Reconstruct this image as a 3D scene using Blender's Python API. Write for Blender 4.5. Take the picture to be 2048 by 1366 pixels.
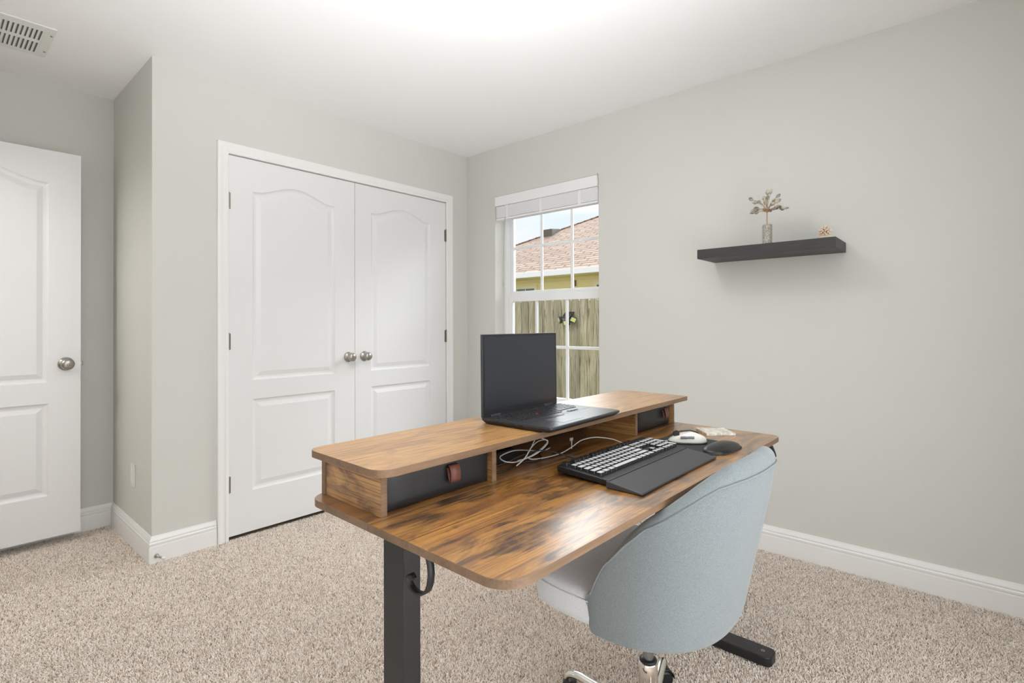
import bpy, bmesh, math, random
import numpy as np
from mathutils import Vector, Matrix
PI = math.pi
R = math.radians
for o in list(bpy.data.objects):
    bpy.data.objects.remove(o, do_unlink=True)
scene = bpy.context.scene
COL = scene.collection
random.seed(7)

# ------------------------------------------------------------------ camera
F_PX, V0, YAW, PITCH, ROLL = 1049.73, 640.96, 0.8467, 0.0064, -0.0034
CAM = Vector((-2.8315, -2.9703, 1.1394))
fw = Vector((math.sin(YAW), math.cos(YAW), 0)); rt = Vector((math.cos(YAW), -math.sin(YAW), 0)); up = Vector((0, 0, 1))
f2 = fw * math.cos(PITCH) + up * math.sin(PITCH)
u2 = up * math.cos(PITCH) - fw * math.sin(PITCH)
r3 = rt * math.cos(ROLL) + u2 * math.sin(ROLL)
u3 = u2 * math.cos(ROLL) - rt * math.sin(ROLL)
cd = bpy.data.cameras.new('camera'); cam = bpy.data.objects.new('camera', cd); COL.objects.link(cam)
m = Matrix.Identity(4)
for i in range(3):
    m[i][0] = r3[i]; m[i][1] = u3[i]; m[i][2] = -f2[i]; m[i][3] = CAM[i]
cam.matrix_world = m
cd.sensor_fit = 'HORIZONTAL'; cd.sensor_width = 36.0
cd.lens = F_PX / 2048 * 36.0
cd.shift_y = (V0 - 683.0) / 2048.0
cd.clip_start = 0.05; cd.clip_end = 200
scene.camera = cam

# ------------------------------------------------------------------ view, sky, sun, lamps
scene.view_settings.view_transform = 'Standard'
scene.view_settings.look = 'None'
scene.view_settings.gamma = 1
scene.view_settings.use_curve_mapping = False
scene.view_settings.exposure = 0.1
scene.cycles.max_bounces = 14
scene.cycles.diffuse_bounces = 10
scene.cycles.sample_clamp_indirect = 6.0
scene.cycles.use_denoising = True

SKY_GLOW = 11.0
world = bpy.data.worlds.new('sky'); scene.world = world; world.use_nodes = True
nt = world.node_tree; nt.nodes.clear()
wo = nt.nodes.new('ShaderNodeOutputWorld'); bg = nt.nodes.new('ShaderNodeBackground')
tc = nt.nodes.new('ShaderNodeTexCoord'); nz = nt.nodes.new('ShaderNodeTexNoise')
mp = nt.nodes.new('ShaderNodeMapping'); mp.inputs['Scale'].default_value = (1.6, 1.6, 4.0); mp.inputs['Location'].default_value = (0.35, 0.0, 0.1)
nz.inputs['Scale'].default_value = 1.7; nz.inputs['Detail'].default_value = 6
rp = nt.nodes.new('ShaderNodeValToRGB')
rp.color_ramp.elements[0].position = 0.36; rp.color_ramp.elements[0].color = (0.82, 0.92, 1.0, 1)
rp.color_ramp.elements[1].position = 0.56; rp.color_ramp.elements[1].color = (1.0, 1.0, 1.0, 1)
nt.links.new(tc.outputs['Generated'], mp.inputs['Vector']); nt.links.new(mp.outputs['Vector'], nz.inputs['Vector'])
nt.links.new(nz.outputs['Fac'], rp.inputs['Fac']); nt.links.new(rp.outputs['Color'], bg.inputs['Color'])
# added sky glow, high east out of view, to light carpet and desk
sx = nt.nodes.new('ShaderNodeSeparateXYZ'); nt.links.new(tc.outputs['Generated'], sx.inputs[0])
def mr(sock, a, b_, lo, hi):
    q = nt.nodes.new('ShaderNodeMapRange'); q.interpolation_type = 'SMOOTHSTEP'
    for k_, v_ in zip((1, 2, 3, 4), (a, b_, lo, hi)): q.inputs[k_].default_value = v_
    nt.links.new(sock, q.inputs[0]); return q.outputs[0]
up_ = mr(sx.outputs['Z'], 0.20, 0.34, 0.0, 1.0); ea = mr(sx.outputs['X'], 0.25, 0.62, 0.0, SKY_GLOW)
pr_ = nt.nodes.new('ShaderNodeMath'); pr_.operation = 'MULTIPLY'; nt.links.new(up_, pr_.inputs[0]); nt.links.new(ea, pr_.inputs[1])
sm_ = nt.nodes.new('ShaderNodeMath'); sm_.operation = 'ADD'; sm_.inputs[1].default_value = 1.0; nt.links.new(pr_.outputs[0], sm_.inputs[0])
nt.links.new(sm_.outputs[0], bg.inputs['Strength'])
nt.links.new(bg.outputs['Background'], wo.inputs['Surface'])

def light(name, kind, loc, energy, color=(1, 1, 1), target=None, **kw):
    l = bpy.data.lights.new(name, kind); l.energy = energy; l.color = color
    for k, v in kw.items(): setattr(l, k, v)
    o = bpy.data.objects.new(name, l); COL.objects.link(o); o.location = loc
    if target is not None:
        o.rotation_euler = (Vector(target) - Vector(loc)).to_track_quat('-Z', 'Y').to_euler()
    return o
# hazy afternoon sun from the far side of the house, lights the neighbour's roof and the fence
light('sun', 'SUN', (-8, 4, 8), 1.2, (1.0, 0.95, 0.93), target=(0.0, 1.5, 0), angle=R(8))
# area fill added behind the camera, standing in for daylight through a door
light('south_fill', 'AREA', (-2.05, -3.50, 1.12), 25, (0.97, 0.99, 1.0), target=(-2.05, 0, 1.12), shape='RECTANGLE', size=1.7, size_y=2.1)
# daylight through the window in view
light('daylight_east_window', 'AREA', (0.30, -0.75, 1.36), 1.0, (1, 1, 1), target=(-1, -0.75, 1.36), shape='RECTANGLE', size=0.86, size_y=1.38)
bpy.data.lights['daylight_east_window'].cycles.is_portal = True
# unseen point light added in the hall to brighten the alcove
light('hall_fill', 'POINT', (-3.60, 0.10, 2.2), 28, (1.0, 0.97, 0.94), shadow_soft_size=0.12)
# unseen spot added behind the camera to brighten the ceiling
light('ceiling_fill', 'SPOT', (-2.75, -3.12, 0.80), 265, (0.96, 0.985, 1.0), target=(-2.10, -2.05, 2.44), spot_size=R(76), spot_blend=1.0, shadow_soft_size=0.12)
LAMP_STRENGTH = 25.0

# ------------------------------------------------------------------ material helpers
def nodes(name):
    mt = bpy.data.materials.new(name); mt.use_nodes = True
    n = mt.node_tree; b = n.nodes['Principled BSDF']
    return mt, n, b
def lin(c):
    return tuple(((x / 255) / 12.92 if x / 255 <= 0.04045 else ((x / 255 + 0.055) / 1.055) ** 2.4) for x in c) + (1,)
def add(n, t, **kw):
    q = n.nodes.new(t)
    for k, v in kw.items(): setattr(q, k, v)
    return q
def coords(n, scale=(1, 1, 1), rot=(0, 0, 0)):
    t = add(n, 'ShaderNodeTexCoord'); mpp = add(n, 'ShaderNodeMapping')
    mpp.inputs['Scale'].default_value = scale; mpp.inputs['Rotation'].default_value = rot
    n.links.new(t.outputs['Object'], mpp.inputs['Vector'])
    return mpp.outputs['Vector']
def noise(n, vec, scale, detail=4, rough=0.5, dist=0.0):
    q = add(n, 'ShaderNodeTexNoise'); q.inputs['Scale'].default_value = scale; q.inputs['Detail'].default_value = detail
    q.inputs['Roughness'].default_value = rough; q.inputs['Distortion'].default_value = dist
    n.links.new(vec, q.inputs['Vector']); return q.outputs['Fac']
def ramp(n, fac, stops):
    q = add(n, 'ShaderNodeValToRGB'); cr = q.color_ramp
    while len(cr.elements) < len(stops): cr.elements.new(0.5)
    for e, (p, c) in zip(cr.elements, stops): e.position = p; e.color = c
    n.links.new(fac, q.inputs['Fac']); return q.outputs['Color']
def mix(n, fac, a, b, mode='MIX'):
    q = add(n, 'ShaderNodeMix'); q.data_type = 'RGBA'; q.blend_type = mode
    if isinstance(fac, (int, float)): q.inputs[0].default_value = fac
    else: n.links.new(fac, q.inputs[0])
    for s, v in ((6, a), (7, b)):
        if isinstance(v, tuple): q.inputs[s].default_value = v
        else: n.links.new(v, q.inputs[s])
    return q.outputs[2]
def bump(n, b, h, strength=0.2, dist=0.001):
    q = add(n, 'ShaderNodeBump'); q.inputs['Strength'].default_value = strength; q.inputs['Distance'].default_value = dist
    n.links.new(h, q.inputs['Height']); n.links.new(q.outputs['Normal'], b.inputs['Normal'])
def plain(name, rgb, rough=0.5, metal=0.0, spec=0.5, bumpy=None, var=0.0):
    mt, n, b = nodes(name)
    b.inputs['Base Color'].default_value = lin(rgb); b.inputs['Roughness'].default_value = rough
    b.inputs['Metallic'].default_value = metal; b.inputs['Specular IOR Level'].default_value = spec
    v = coords(n)
    if bumpy: bump(n, b, noise(n, v, bumpy[0], 3), bumpy[1], bumpy[2])
    if var:
        c = ramp(n, noise(n, v, 9, 4), [(0.3, lin([max(0, x * (1 - var)) for x in rgb])), (0.7, lin([min(255, x * (1 + var)) for x in rgb]))])
        n.links.new(c, b.inputs['Base Color'])
    return mt

M = {}
M['wall'] = plain('wall_paint', (209, 209, 204), 0.75, spec=0.25, bumpy=(260, 0.16, 0.0006))
M['ceiling'] = plain('ceiling_paint', (246, 246, 248), 0.85, spec=0.2, bumpy=(200, 0.1, 0.0006))
M['trim'] = plain('trim_paint', (234, 234, 233), 0.38, spec=0.45)
M['subfloor'] = plain('subfloor', (186, 170, 154), 1.0, bumpy=(500, 0.6, 0.002))
M['brick'] = plain('outer_wall', (176, 168, 150), 0.9)
M['nickel'] = plain('brushed_nickel', (176, 172, 166), 0.28, metal=1.0)
M['nickel_dark'] = plain('hinge_metal', (150, 140, 126), 0.38, metal=1.0)
M['chrome'] = plain('chrome', (225, 222, 216), 0.09, metal=1.0)
M['chrome_grey'] = plain('piston_steel', (150, 150, 154), 0.25, metal=0.9)
M['black_metal'] = plain('black_powder_coat', (34, 34, 36), 0.42, spec=0.5, bumpy=(900, 0.15, 0.0003))
M['grey_metal'] = plain('dark_grey_powder_coat', (84, 86, 89), 0.45, spec=0.5, bumpy=(900, 0.15, 0.0003))
M['black_plastic'] = plain('black_plastic', (30, 30, 32), 0.42, bumpy=(700, 0.1, 0.0003))
M['rest'] = plain('wrist_rest_black', (58, 58, 61), 0.42, bumpy=(900, 0.25, 0.0003))
M['gel'] = plain('gel_cushion_black', (26, 26, 27), 0.36)
M['padcloth'] = plain('mouse_pad_cloth', (54, 55, 57), 0.9, bumpy=(900, 0.3, 0.0003))
M['laptop'] = plain('laptop_black', (50, 52, 56), 0.36, bumpy=(900, 0.05, 0.0002))
M['deck'] = plain('laptop_deck', (62, 62, 65), 0.27)
M['touchpad'] = plain('laptop_touchpad', (92, 92, 95), 0.26)
M['screen'] = plain('laptop_screen_glass', (44, 46, 52), 0.30)
M['key_black'] = plain('black_keycap', (34, 34, 36), 0.38)
M['key_white'] = plain('light_grey_keycap', (196, 196, 198), 0.42)
M['red'] = plain('red_rubber', (190, 30, 38), 0.6)
M['mouse_white'] = plain('white_mouse_plastic', (222, 220, 214), 0.35)
M['mouse_grey'] = plain('grey_mouse_plastic', (120, 120, 124), 0.4)
M['cable_white'] = plain('white_cable', (186, 184, 178), 0.45)
M['cable_black'] = plain('black_cable', (22, 22, 22), 0.5)
M['leather'] = plain('black_leather', (30, 31, 33), 0.42, bumpy=(420, 0.3, 0.0006))
M['tab'] = plain('brown_leather_tab', (110, 66, 54), 0.55, bumpy=(500, 0.3, 0.0005))
M['shelf'] = None
M['door'] = None
M['vinyl'] = plain('white_vinyl', (236, 237, 238), 0.35)
M['blind'] = plain('white_blind', (238, 238, 240), 0.4)
M['vent'] = plain('white_vent_metal', (232, 233, 230), 0.5)
M['vent_dark'] = plain('duct_dark', (110, 110, 104), 0.8)
M['plate'] = plain('white_plate', (224, 222, 220), 0.4)
M['rubber'] = plain('white_rubber', (225, 220, 215), 0.6)
M['wire'] = plain('copper_wire', (176, 140, 100), 0.4, metal=0.8)
M['ornament'] = plain('cream_resin', (214, 196, 174), 0.6, var=0.15)
M['ornament_dark'] = plain('brown_resin', (120, 84, 58), 0.7)
M['concrete'] = plain('path_concrete', (170, 165, 155), 0.95, var=0.1)

def wood_mat(name, light_c, mid_c, dark_c, rough=0.3, seed=0.0, patch=1.0, coat=0.0, swap=False, fineness=0.9):
    mt, n, b = nodes(name)
    v = coords(n, (1, 1, 1), (0, 0, R(90)) if swap else (0, 0, 0))
    off = add(n, 'ShaderNodeVectorMath', operation='ADD'); off.inputs[1].default_value = (seed, seed * 1.7, seed * 0.3); n.links.new(v, off.inputs[0]); v = off.outputs[0]
    def sc(s):
        q = add(n, 'ShaderNodeVectorMath', operation='MULTIPLY'); q.inputs[1].default_value = s; n.links.new(v, q.inputs[0]); return q.outputs[0]
    base = ramp(n, noise(n, sc((1.4, 9, 9)), 2.2, 6, 0.6, 0.4), [(0.30, lin(mid_c)), (0.55, lin(light_c)), (0.8, lin(mid_c))])
    fine = noise(n, sc((2.5, 130, 130)), 2.0, 5, 0.65, 0.3)
    grain = ramp(n, fine, [(0.36, (0.36, 0.30, 0.26, 1)), (0.53, (1, 1, 1, 1))])
    c = mix(n, fineness, base, grain, 'MULTIPLY')
    sm = noise(n, sc((2.6, 6.5, 6.5)), 1.9, 5, 0.62, 1.2)
    smr = ramp(n, sm, [(0.48, (0, 0, 0, 1)), (0.60, (1, 1, 1, 1))])
    fin2 = ramp(n, noise(n, sc((5, 60, 60)), 2.0, 4, 0.6), [(0.35, (0.35, 0.35, 0.35, 1)), (0.6, (1, 1, 1, 1))])
    smm = mix(n, 1.0, smr, fin2, 'MULTIPLY')
    sp = add(n, 'ShaderNodeMath', operation='MULTIPLY'); sp.inputs[1].default_value = 0.92 * patch
    n.links.new(smm, sp.inputs[0])
    c = mix(n, sp.outputs[0], c, lin(dark_c))
    n.links.new(c, b.inputs['Base Color'])
    b.inputs['Roughness'].default_value = rough; b.inputs['Specular IOR Level'].default_value = 0.5
    b.inputs['Coat Weight'].default_value = coat; b.inputs['Coat Roughness'].default_value = 0.32; b.inputs['Coat IOR'].default_value = 1.75
    bump(n, b, fine, 0.25, 0.0006)
    return mt
M['wood'] = wood_mat('rustic_brown_laminate', (186, 132, 64), (130, 84, 40), (54, 36, 27), 0.34, 0.0, 1.0, 0.9)
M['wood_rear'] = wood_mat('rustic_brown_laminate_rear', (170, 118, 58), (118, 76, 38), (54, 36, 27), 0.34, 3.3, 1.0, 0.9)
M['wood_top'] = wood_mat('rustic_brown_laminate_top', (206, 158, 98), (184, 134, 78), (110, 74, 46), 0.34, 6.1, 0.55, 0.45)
M['wood_edge'] = wood_mat('wood_edge_band', (132, 104, 80), (110, 86, 64), (88, 66, 48), 0.45, 1.3, 0.3, 0.0, False, 0.25)
M['wood_side'] = wood_mat('wood_side_panel', (196, 150, 98), (166, 120, 72), (84, 56, 46), 0.35, 11.2, 1.0, 0.3, True)

def door_mat():
    mt, n, b = nodes('white_door_paint')
    b.inputs['Base Color'].default_value = lin((228, 228, 229)); b.inputs['Roughness'].default_value = 0.34
    v = coords(n, (90, 90, 5)); bump(n, b, noise(n, v, 3.0, 5, 0.7, 0.5), 0.22, 0.0006)
    return mt
M['door'] = door_mat()
def shelf_mat():
    mt, n, b = nodes('espresso_veneer')
    v = coords(n, (200, 6, 200)); f = noise(n, v, 2.0, 4, 0.6)
    n.links.new(ramp(n, f, [(0.3, lin((40, 38, 38))), (0.7, lin((62, 60, 60)))]), b.inputs['Base Color'])
    b.inputs['Roughness'].default_value = 0.5; bump(n, b, f, 0.2, 0.0004)
    return mt
M['shelf'] = shelf_mat()
def fabric(name, a, c, scale=700):
    mt, n, b = nodes(name)
    v = coords(n); w1 = noise(n, coords(n, (1, 1, 0.35)), scale, 3, 0.6); w2 = noise(n, coords(n, (0.35, 0.35, 1)), scale, 3, 0.6)
    ad = add(n, 'ShaderNodeMath', operation='ADD'); n.links.new(w1, ad.inputs[0]); n.links.new(w2, ad.inputs[1])
    hf = add(n, 'ShaderNodeMath', operation='MULTIPLY'); hf.inputs[1].default_value = 0.5; n.links.new(ad.outputs[0], hf.inputs[0])
    n.links.new(ramp(n, hf.outputs[0], [(0.40, lin(a)), (0.60, lin(c))]), b.inputs['Base Color'])
    b.inputs['Roughness'].default_value = 0.92; b.inputs['Sheen Weight'].default_value = 0.3; b.inputs['Specular IOR Level'].default_value = 0.2
    bump(n, b, hf.outputs[0], 0.5, 0.0012)
    return mt
M['fabric'] = fabric('blue_grey_chair_fabric', (112, 119, 122), (136, 143, 145), 1000)
M['fabric_seat'] = fabric('pale_grey_seat_fabric', (206, 208, 214), (224, 226, 230), 700)
def stone_mat():
    mt, n, b = nodes('speckled_stone')
    n.links.new(ramp(n, noise(n, coords(n), 160, 6, 0.7), [(0.3, lin((104, 98, 90))), (0.5, lin((160, 155, 147))), (0.7, lin((196, 192, 186)))]), b.inputs['Base Color'])
    b.inputs['Roughness'].default_value = 0.5
    return mt
M['stone'] = stone_mat()
def leafstone():
    mt, n, b = nodes('leaf_stone')
    n.links.new(ramp(n, noise(n, coords(n), 40, 2, 0.5), [(0.35, lin((112, 104, 92))), (0.6, lin((196, 186, 170)))]), b.inputs['Base Color'])
    b.inputs['Roughness'].default_value = 0.35
    return mt
M['leafstone'] = leafstone()
def marble():
    mt, n, b = nodes('marble')
    n.links.new(ramp(n, noise(n, coords(n), 30, 6, 0.6, 1.5), [(0.42, lin((196, 188, 172))), (0.56, lin((232, 229, 220)))]), b.inputs['Base Color'])
    b.inputs['Roughness'].default_value = 0.3
    return mt
M['marble'] = marble()
def glass_mat():
    mt = bpy.data.materials.new('window_glass'); mt.use_nodes = True; n = mt.node_tree; n.nodes.clear()
    o = add(n, 'ShaderNodeOutputMaterial'); t = add(n, 'ShaderNodeBsdfTransparent'); g = add(n, 'ShaderNodeBsdfGlossy'); g.inputs['Roughness'].default_value = 0.02
    t.inputs['Color'].default_value = (0.97, 0.98, 0.975, 1)
    fr = add(n, 'ShaderNodeFresnel'); fr.inputs['IOR'].default_value = 1.25
    mx = add(n, 'ShaderNodeMixShader'); n.links.new(fr.outputs[0], mx.inputs[0]); n.links.new(t.outputs[0], mx.inputs[1]); n.links.new(g.outputs[0], mx.inputs[2]); n.links.new(mx.outputs[0], o.inputs['Surface'])
    return mt
M['glass'] = glass_mat()
def emit_mat(name, col, strength):
    mt, n, b = nodes(name); b.inputs['Base Color'].default_value = (0.9, 0.9, 0.9, 1)
    b.inputs['Emission Color'].default_value = col; b.inputs['Emission Strength'].default_value = strength
    return mt
M['lamp'] = emit_mat('lit_lamp_glass', (0.98, 0.985, 1.0, 1), LAMP_STRENGTH)
M['led'] = emit_mat('white_led', (1, 1, 1, 1), 3.0)
def carpet_fibre():
    mt, n, b = nodes('carpet_yarn')
    h = add(n, 'ShaderNodeHairInfo')
    c = ramp(n, h.outputs['Random'], [(0.0, lin((160, 144, 130))), (0.12, lin((218, 206, 194))), (0.5, lin((236, 227, 218))), (1.0, lin((248, 241, 234)))])
    n.links.new(c, b.inputs['Base Color']); b.inputs['Roughness'].default_value = 0.9; b.inputs['Specular IOR Level'].default_value = 0.1
    return mt
M['carpet'] = carpet_fibre()
def fence_mat():
    mt, n, b = nodes('weathered_fence_wood')
    oi = add(n, 'ShaderNodeObjectInfo')
    v = coords(n, (1, 1, 0.05))
    f = noise(n, coords(n, (60, 60, 3.2)), 1.0, 6, 0.7, 0.6)
    c = ramp(n, f, [(0.30, lin((96, 90, 74))), (0.46, lin((176, 168, 146))), (0.72, lin((214, 208, 188)))])
    g = ramp(n, noise(n, coords(n, (8, 8, 1.4)), 1.0, 4, 0.6), [(0.35, lin((255, 248, 244))), (0.7, lin((214, 212, 190)))])
    pb = ramp(n, oi.outputs['Random'], [(0.0, (0.62, 0.62, 0.62, 1)), (1.0, (1, 1, 1, 1))])
    st = ramp(n, noise(n, coords(n, (26, 26, 1.1)), 1.0, 5, 0.65, 1.0), [(0.34, (0.46, 0.44, 0.40, 1)), (0.46, (1, 1, 1, 1))])
    c = mix(n, 1.0, mix(n, 1.0, mix(n, 1.0, c, g, 'MULTIPLY'), pb, 'MULTIPLY'), st, 'MULTIPLY')
    n.links.new(c, b.inputs['Base Color']); b.inputs['Roughness'].default_value = 0.95
    bump(n, b, f, 0.5, 0.004)
    return mt
M['fence'] = fence_mat()
def shingle_mat():
    mt, n, b = nodes('roof_shingles')
    v = coords(n)
    br = add(n, 'ShaderNodeTexBrick'); br.offset = 0.37
    br.inputs['Scale'].default_value = 1.0; br.inputs['Brick Width'].default_value = 0.42; br.inputs['Row Height'].default_value = 0.135
    br.inputs['Mortar Size'].default_value = 0.022; br.inputs['Mortar Smooth'].default_value = 0.2
    br.inputs['Color1'].default_value = lin((180, 156, 140)); br.inputs['Color2'].default_value = lin((150, 126, 112)); br.inputs['Mortar'].default_value = lin((84, 66, 56))
    n.links.new(v, br.inputs['Vector'])
    n.links.new(mix(n, 0.28, br.outputs['Color'], ramp(n, noise(n, coords(n, (2, 2, 2)), 6, 4), [(0.3, lin((130, 106, 92))), (0.7, lin((188, 170, 156)))]), 'MIX'), b.inputs['Base Color'])
    b.inputs['Roughness'].default_value = 0.95
    return mt
M['shingle'] = shingle_mat()
M['siding'] = plain('yellow_siding', (240, 226, 172), 0.7)
M['soffit'] = plain('tan_soffit', (228, 214, 158), 0.7)
M['gutter'] = plain('white_gutter', (232, 232, 236), 0.5)
M['cream_trim'] = plain('cream_window_trim', (238, 228, 196), 0.6)
M['dark_glass'] = plain('neighbour_window_glass', (88, 98, 84), 0.1)
M['vent_brown'] = plain('roof_vent_metal', (84, 78, 68), 0.6)
M['grass'] = plain('grass_blades', (98, 116, 60), 0.9, var=0.3)
M['ground'] = plain('lawn_soil', (104, 112, 66), 1.0, var=0.2)
M['solar'] = plain('solar_panel_dark', (26, 32, 38), 0.2)
M['led_lens'] = plain('yellow_lamp_lens', (206, 204, 128), 0.4)

# ------------------------------------------------------------------ mesh helpers
def obj(name, bm, mat, parent=None, smooth=False, bev=0.0, seg=2, loc=None, rot=None):
    me = bpy.data.meshes.new(name)
    bmesh.ops.recalc_face_normals(bm, faces=bm.faces[:])
    bm.to_mesh(me); bm.free()
    me.materials.append(mat if not isinstance(mat, list) else mat[0])
    if isinstance(mat, list):
        for q in mat[1:]: me.materials.append(q)
    if smooth:
        for p in me.polygons: p.use_smooth = True
    o = bpy.data.objects.new(name, me); COL.objects.link(o)
    if parent: o.parent = parent
    if loc: o.location = loc
    if rot: o.rotation_euler = rot
    if bev:
        b = o.modifiers.new('bevel', 'BEVEL'); b.width = bev; b.segments = seg; b.limit_method = 'ANGLE'; b.angle_limit = R(40); b.harden_normals = False
        if not smooth:
            for p in me.polygons: p.use_smooth = True
            w = o.modifiers.new('weighted', 'WEIGHTED_NORMAL'); w.keep_sharp = True
    return o
def BM(): return bmesh.new()
def box(bm, x0, x1, y0, y1, z0, z1, mi=0):
    vs = [bm.verts.new((x, y, z)) for x in (x0, x1) for y in (y0, y1) for z in (z0, z1)]
    for q in ((0, 1, 3, 2), (4, 6, 7, 5), (0, 4, 5, 1), (2, 3, 7, 6), (0, 2, 6, 4), (1, 5, 7, 3)):
        f = bm.faces.new([vs[i] for i in q]); f.material_index = mi
    return vs
def boxb(*a): b = BM(); box(b, *a); return b
def prism(bm, pts, z0, z1, mi=0):
    a = [bm.verts.new((x, y, z0)) for x, y in pts]; b = [bm.verts.new((x, y, z1)) for x, y in pts]
    n = len(pts)
    bm.faces.new(a).material_index = mi; bm.faces.new(b).material_index = mi
    for i in range(n):
        bm.faces.new((a[i], a[(i + 1) % n], b[(i + 1) % n], b[i])).material_index = mi
def rrect(x0, x1, y0, y1, r, seg=8):
    """corner radii r = (x0y0, x1y0, x1y1, x0y1)"""
    if not isinstance(r, (tuple, list)): r = (r,) * 4
    pts = []
    for (cx, cy, a0, rr) in ((x0, y0, 180, r[0]), (x1, y0, 270, r[1]), (x1, y1, 0, r[2]), (x0, y1, 90, r[3])):
        if rr <= 0: pts.append((cx, cy)); continue
        ox = cx + rr if cx == x0 else cx - rr; oy = cy + rr if cy == y0 else cy - rr
        for k in range(seg + 1):
            a = R(a0 + 90 * k / seg); pts.append((ox + rr * math.cos(a), oy + rr * math.sin(a)))
    return pts
def lathe(bm, prof, n=32, M4=None, mi=0):
    rings = []
    for r_, z_ in prof:
        if r_ <= 1e-6:
            v = Vector((0, 0, z_)); rings.append([bm.verts.new(M4 @ v if M4 else v)])
        else:
            ring = []
            for k in range(n):
                a = 2 * PI * k / n; v = Vector((r_ * math.cos(a), r_ * math.sin(a), z_)); ring.append(bm.verts.new(M4 @ v if M4 else v))
            rings.append(ring)
    for a, b in zip(rings, rings[1:]):
        for k in range(n):
            k2 = (k + 1) % n
            if len(a) == 1 and len(b) == 1: continue
            if len(a) == 1: f = bm.faces.new((a[0], b[k], b[k2]))
            elif len(b) == 1: f = bm.faces.new((a[k], a[k2], b[0]))
            else: f = bm.faces.new((a[k], a[k2], b[k2], b[k]))
            f.material_index = mi
    if len(rings[0]) > 1: bm.faces.new(rings[0])
    if len(rings[-1]) > 1: bm.faces.new(rings[-1])
def axis_m(origin, direction):
    return Matrix.Translation(origin) @ Vector(direction).to_track_quat('Z', 'Y').to_matrix().to_4x4()
def smooth_path(pts, sub=6):
    P = [Vector(p) for p in pts]; out = []
    for i in range(len(P) - 1):
        p0 = P[max(i - 1, 0)]; p1 = P[i]; p2 = P[i + 1]; p3 = P[min(i + 2, len(P) - 1)]
        for k in range(sub):
            t = k / sub
            out.append(0.5 * ((2 * p1) + (-p0 + p2) * t + (2 * p0 - 5 * p1 + 4 * p2 - p3) * t * t + (-p0 + 3 * p1 - 3 * p2 + p3) * t ** 3))
    out.append(P[-1]); return out
def tube(bm, pts, r, n=10, sub=6, flat=1.0, sm=True, updir=None):
    P = smooth_path(pts, sub) if sm else [Vector(p) for p in pts]
    rr = r if callable(r) else (lambda t: r)
    rings = []; prev = updir or Vector((0, 0, 1))
    L = len(P)
    for i, p in enumerate(P):
        t = (P[min(i + 1, L - 1)] - P[max(i - 1, 0)]).normalized()
        side = t.cross(prev)
        if side.length < 1e-4: side = t.cross(Vector((1, 0, 0)))
        side.normalize(); u_ = side.cross(t).normalized(); prev = u_
        q = rr(i / (L - 1))
        rings.append([bm.verts.new(p + side * (q * math.cos(2 * PI * k / n)) + u_ * (q * flat * math.sin(2 * PI * k / n))) for k in range(n)])
    for a, b in zip(rings, rings[1:]):
        for k in range(n): bm.faces.new((a[k], a[(k + 1) % n], b[(k + 1) % n], b[k]))
    bm.faces.new(rings[0]); bm.faces.new(rings[-1])
def thing(name, label, cat, loc=(0, 0, 0), rz=0.0, group=None):
    o = bpy.data.objects.new(name, None); COL.objects.link(o); o.empty_display_size = 0.05
    o.location = loc; o.rotation_euler = (0, 0, rz); o['label'] = label; o['category'] = cat
    if group: o['group'] = group
    return o
def tag(o, label, cat, group=None):
    o['label'] = label; o['category'] = cat
    if group: o['group'] = group
    return o
def struct(o, label=None):
    o['kind'] = 'structure'
    if label: o['label'] = label
    return o

# ------------------------------------------------------------------ room shell
HC = 2.44
XO, YA = -2.088, 0.752          # closet corner, alcove depth
XW, YS = -3.05, -3.35           # west wall, south wall
FL = -0.010                     # slab level, the carpet pile rises to about zero
def wall_x(name, x0, x1, ya, yb, opening=None, z1=HC, mat='wall'):
    b = BM()
    if opening is None: box(b, x0, x1, ya, yb, FL, z1)
    else:
        oy0, oy1, oz0, oz1 = opening
        box(b, x0, x1, ya, oy0, FL, z1); box(b, x0, x1, oy1, yb, FL, z1)
        if oz0 > FL: box(b, x0, x1, oy0, oy1, FL, oz0)
        box(b, x0, x1, oy0, oy1, oz1, z1)
    return struct(obj(name, b, M[mat]))
def wall_y(name, y0, y1, xa, xb, opening=None, z1=HC):
    b = BM()
    if opening is None: box(b, xa, xb, y0, y1, FL, z1)
    else:
        ox0, ox1, oz0, oz1 = opening
        box(b, xa, ox0, y0, y1, FL, z1); box(b, ox1, xb, y0, y1, FL, z1)
        if oz0 > FL: box(b, ox0, ox1, y0, y1, FL, oz0)
        box(b, ox0, ox1, y0, y1, oz1, z1)
    return struct(obj(name, b, M['wall']))
WY0, WY1, WZ0, WZ1 = -1.196, -0.302, 0.555, 2.080
wall_x('wall_east', 0, 0.19, YS - 0.15, YA + 0.15, (WY0, WY1, WZ0, WZ1))
wall_y('wall_closet', 0, 0.115, XO, 0, (-1.748, -0.213, FL, 2.052))
wall_x('wall_alcove', XO, XO + 0.115, 0.115, YA)
wall_y('wall_north', YA, YA + 0.12, -4.25, 0)
wall_x('wall_west', XW - 0.12, XW, YS, YA, (-0.22, 0.595, FL, 2.06))
wall_y('wall_south', YS - 0.15, YS, XW - 0.12, 0, (-2.95, -1.15, 0.02, 2.20))
wall_x('wall_hall', -4.25, -4.13, YS, YA)
wall_y('wall_hall_end', YS - 0.15, YS, -4.25, XW - 0.12)
struct(obj('floor', boxb(-4.25, 0.0, YS - 0.15, YA + 0.12, -0.20, FL), M['subfloor']))
struct(obj('ceiling', boxb(-4.25, 0.19, YS - 0.15, YA + 0.15, HC, HC + 0.12), M['ceiling']))

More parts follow.
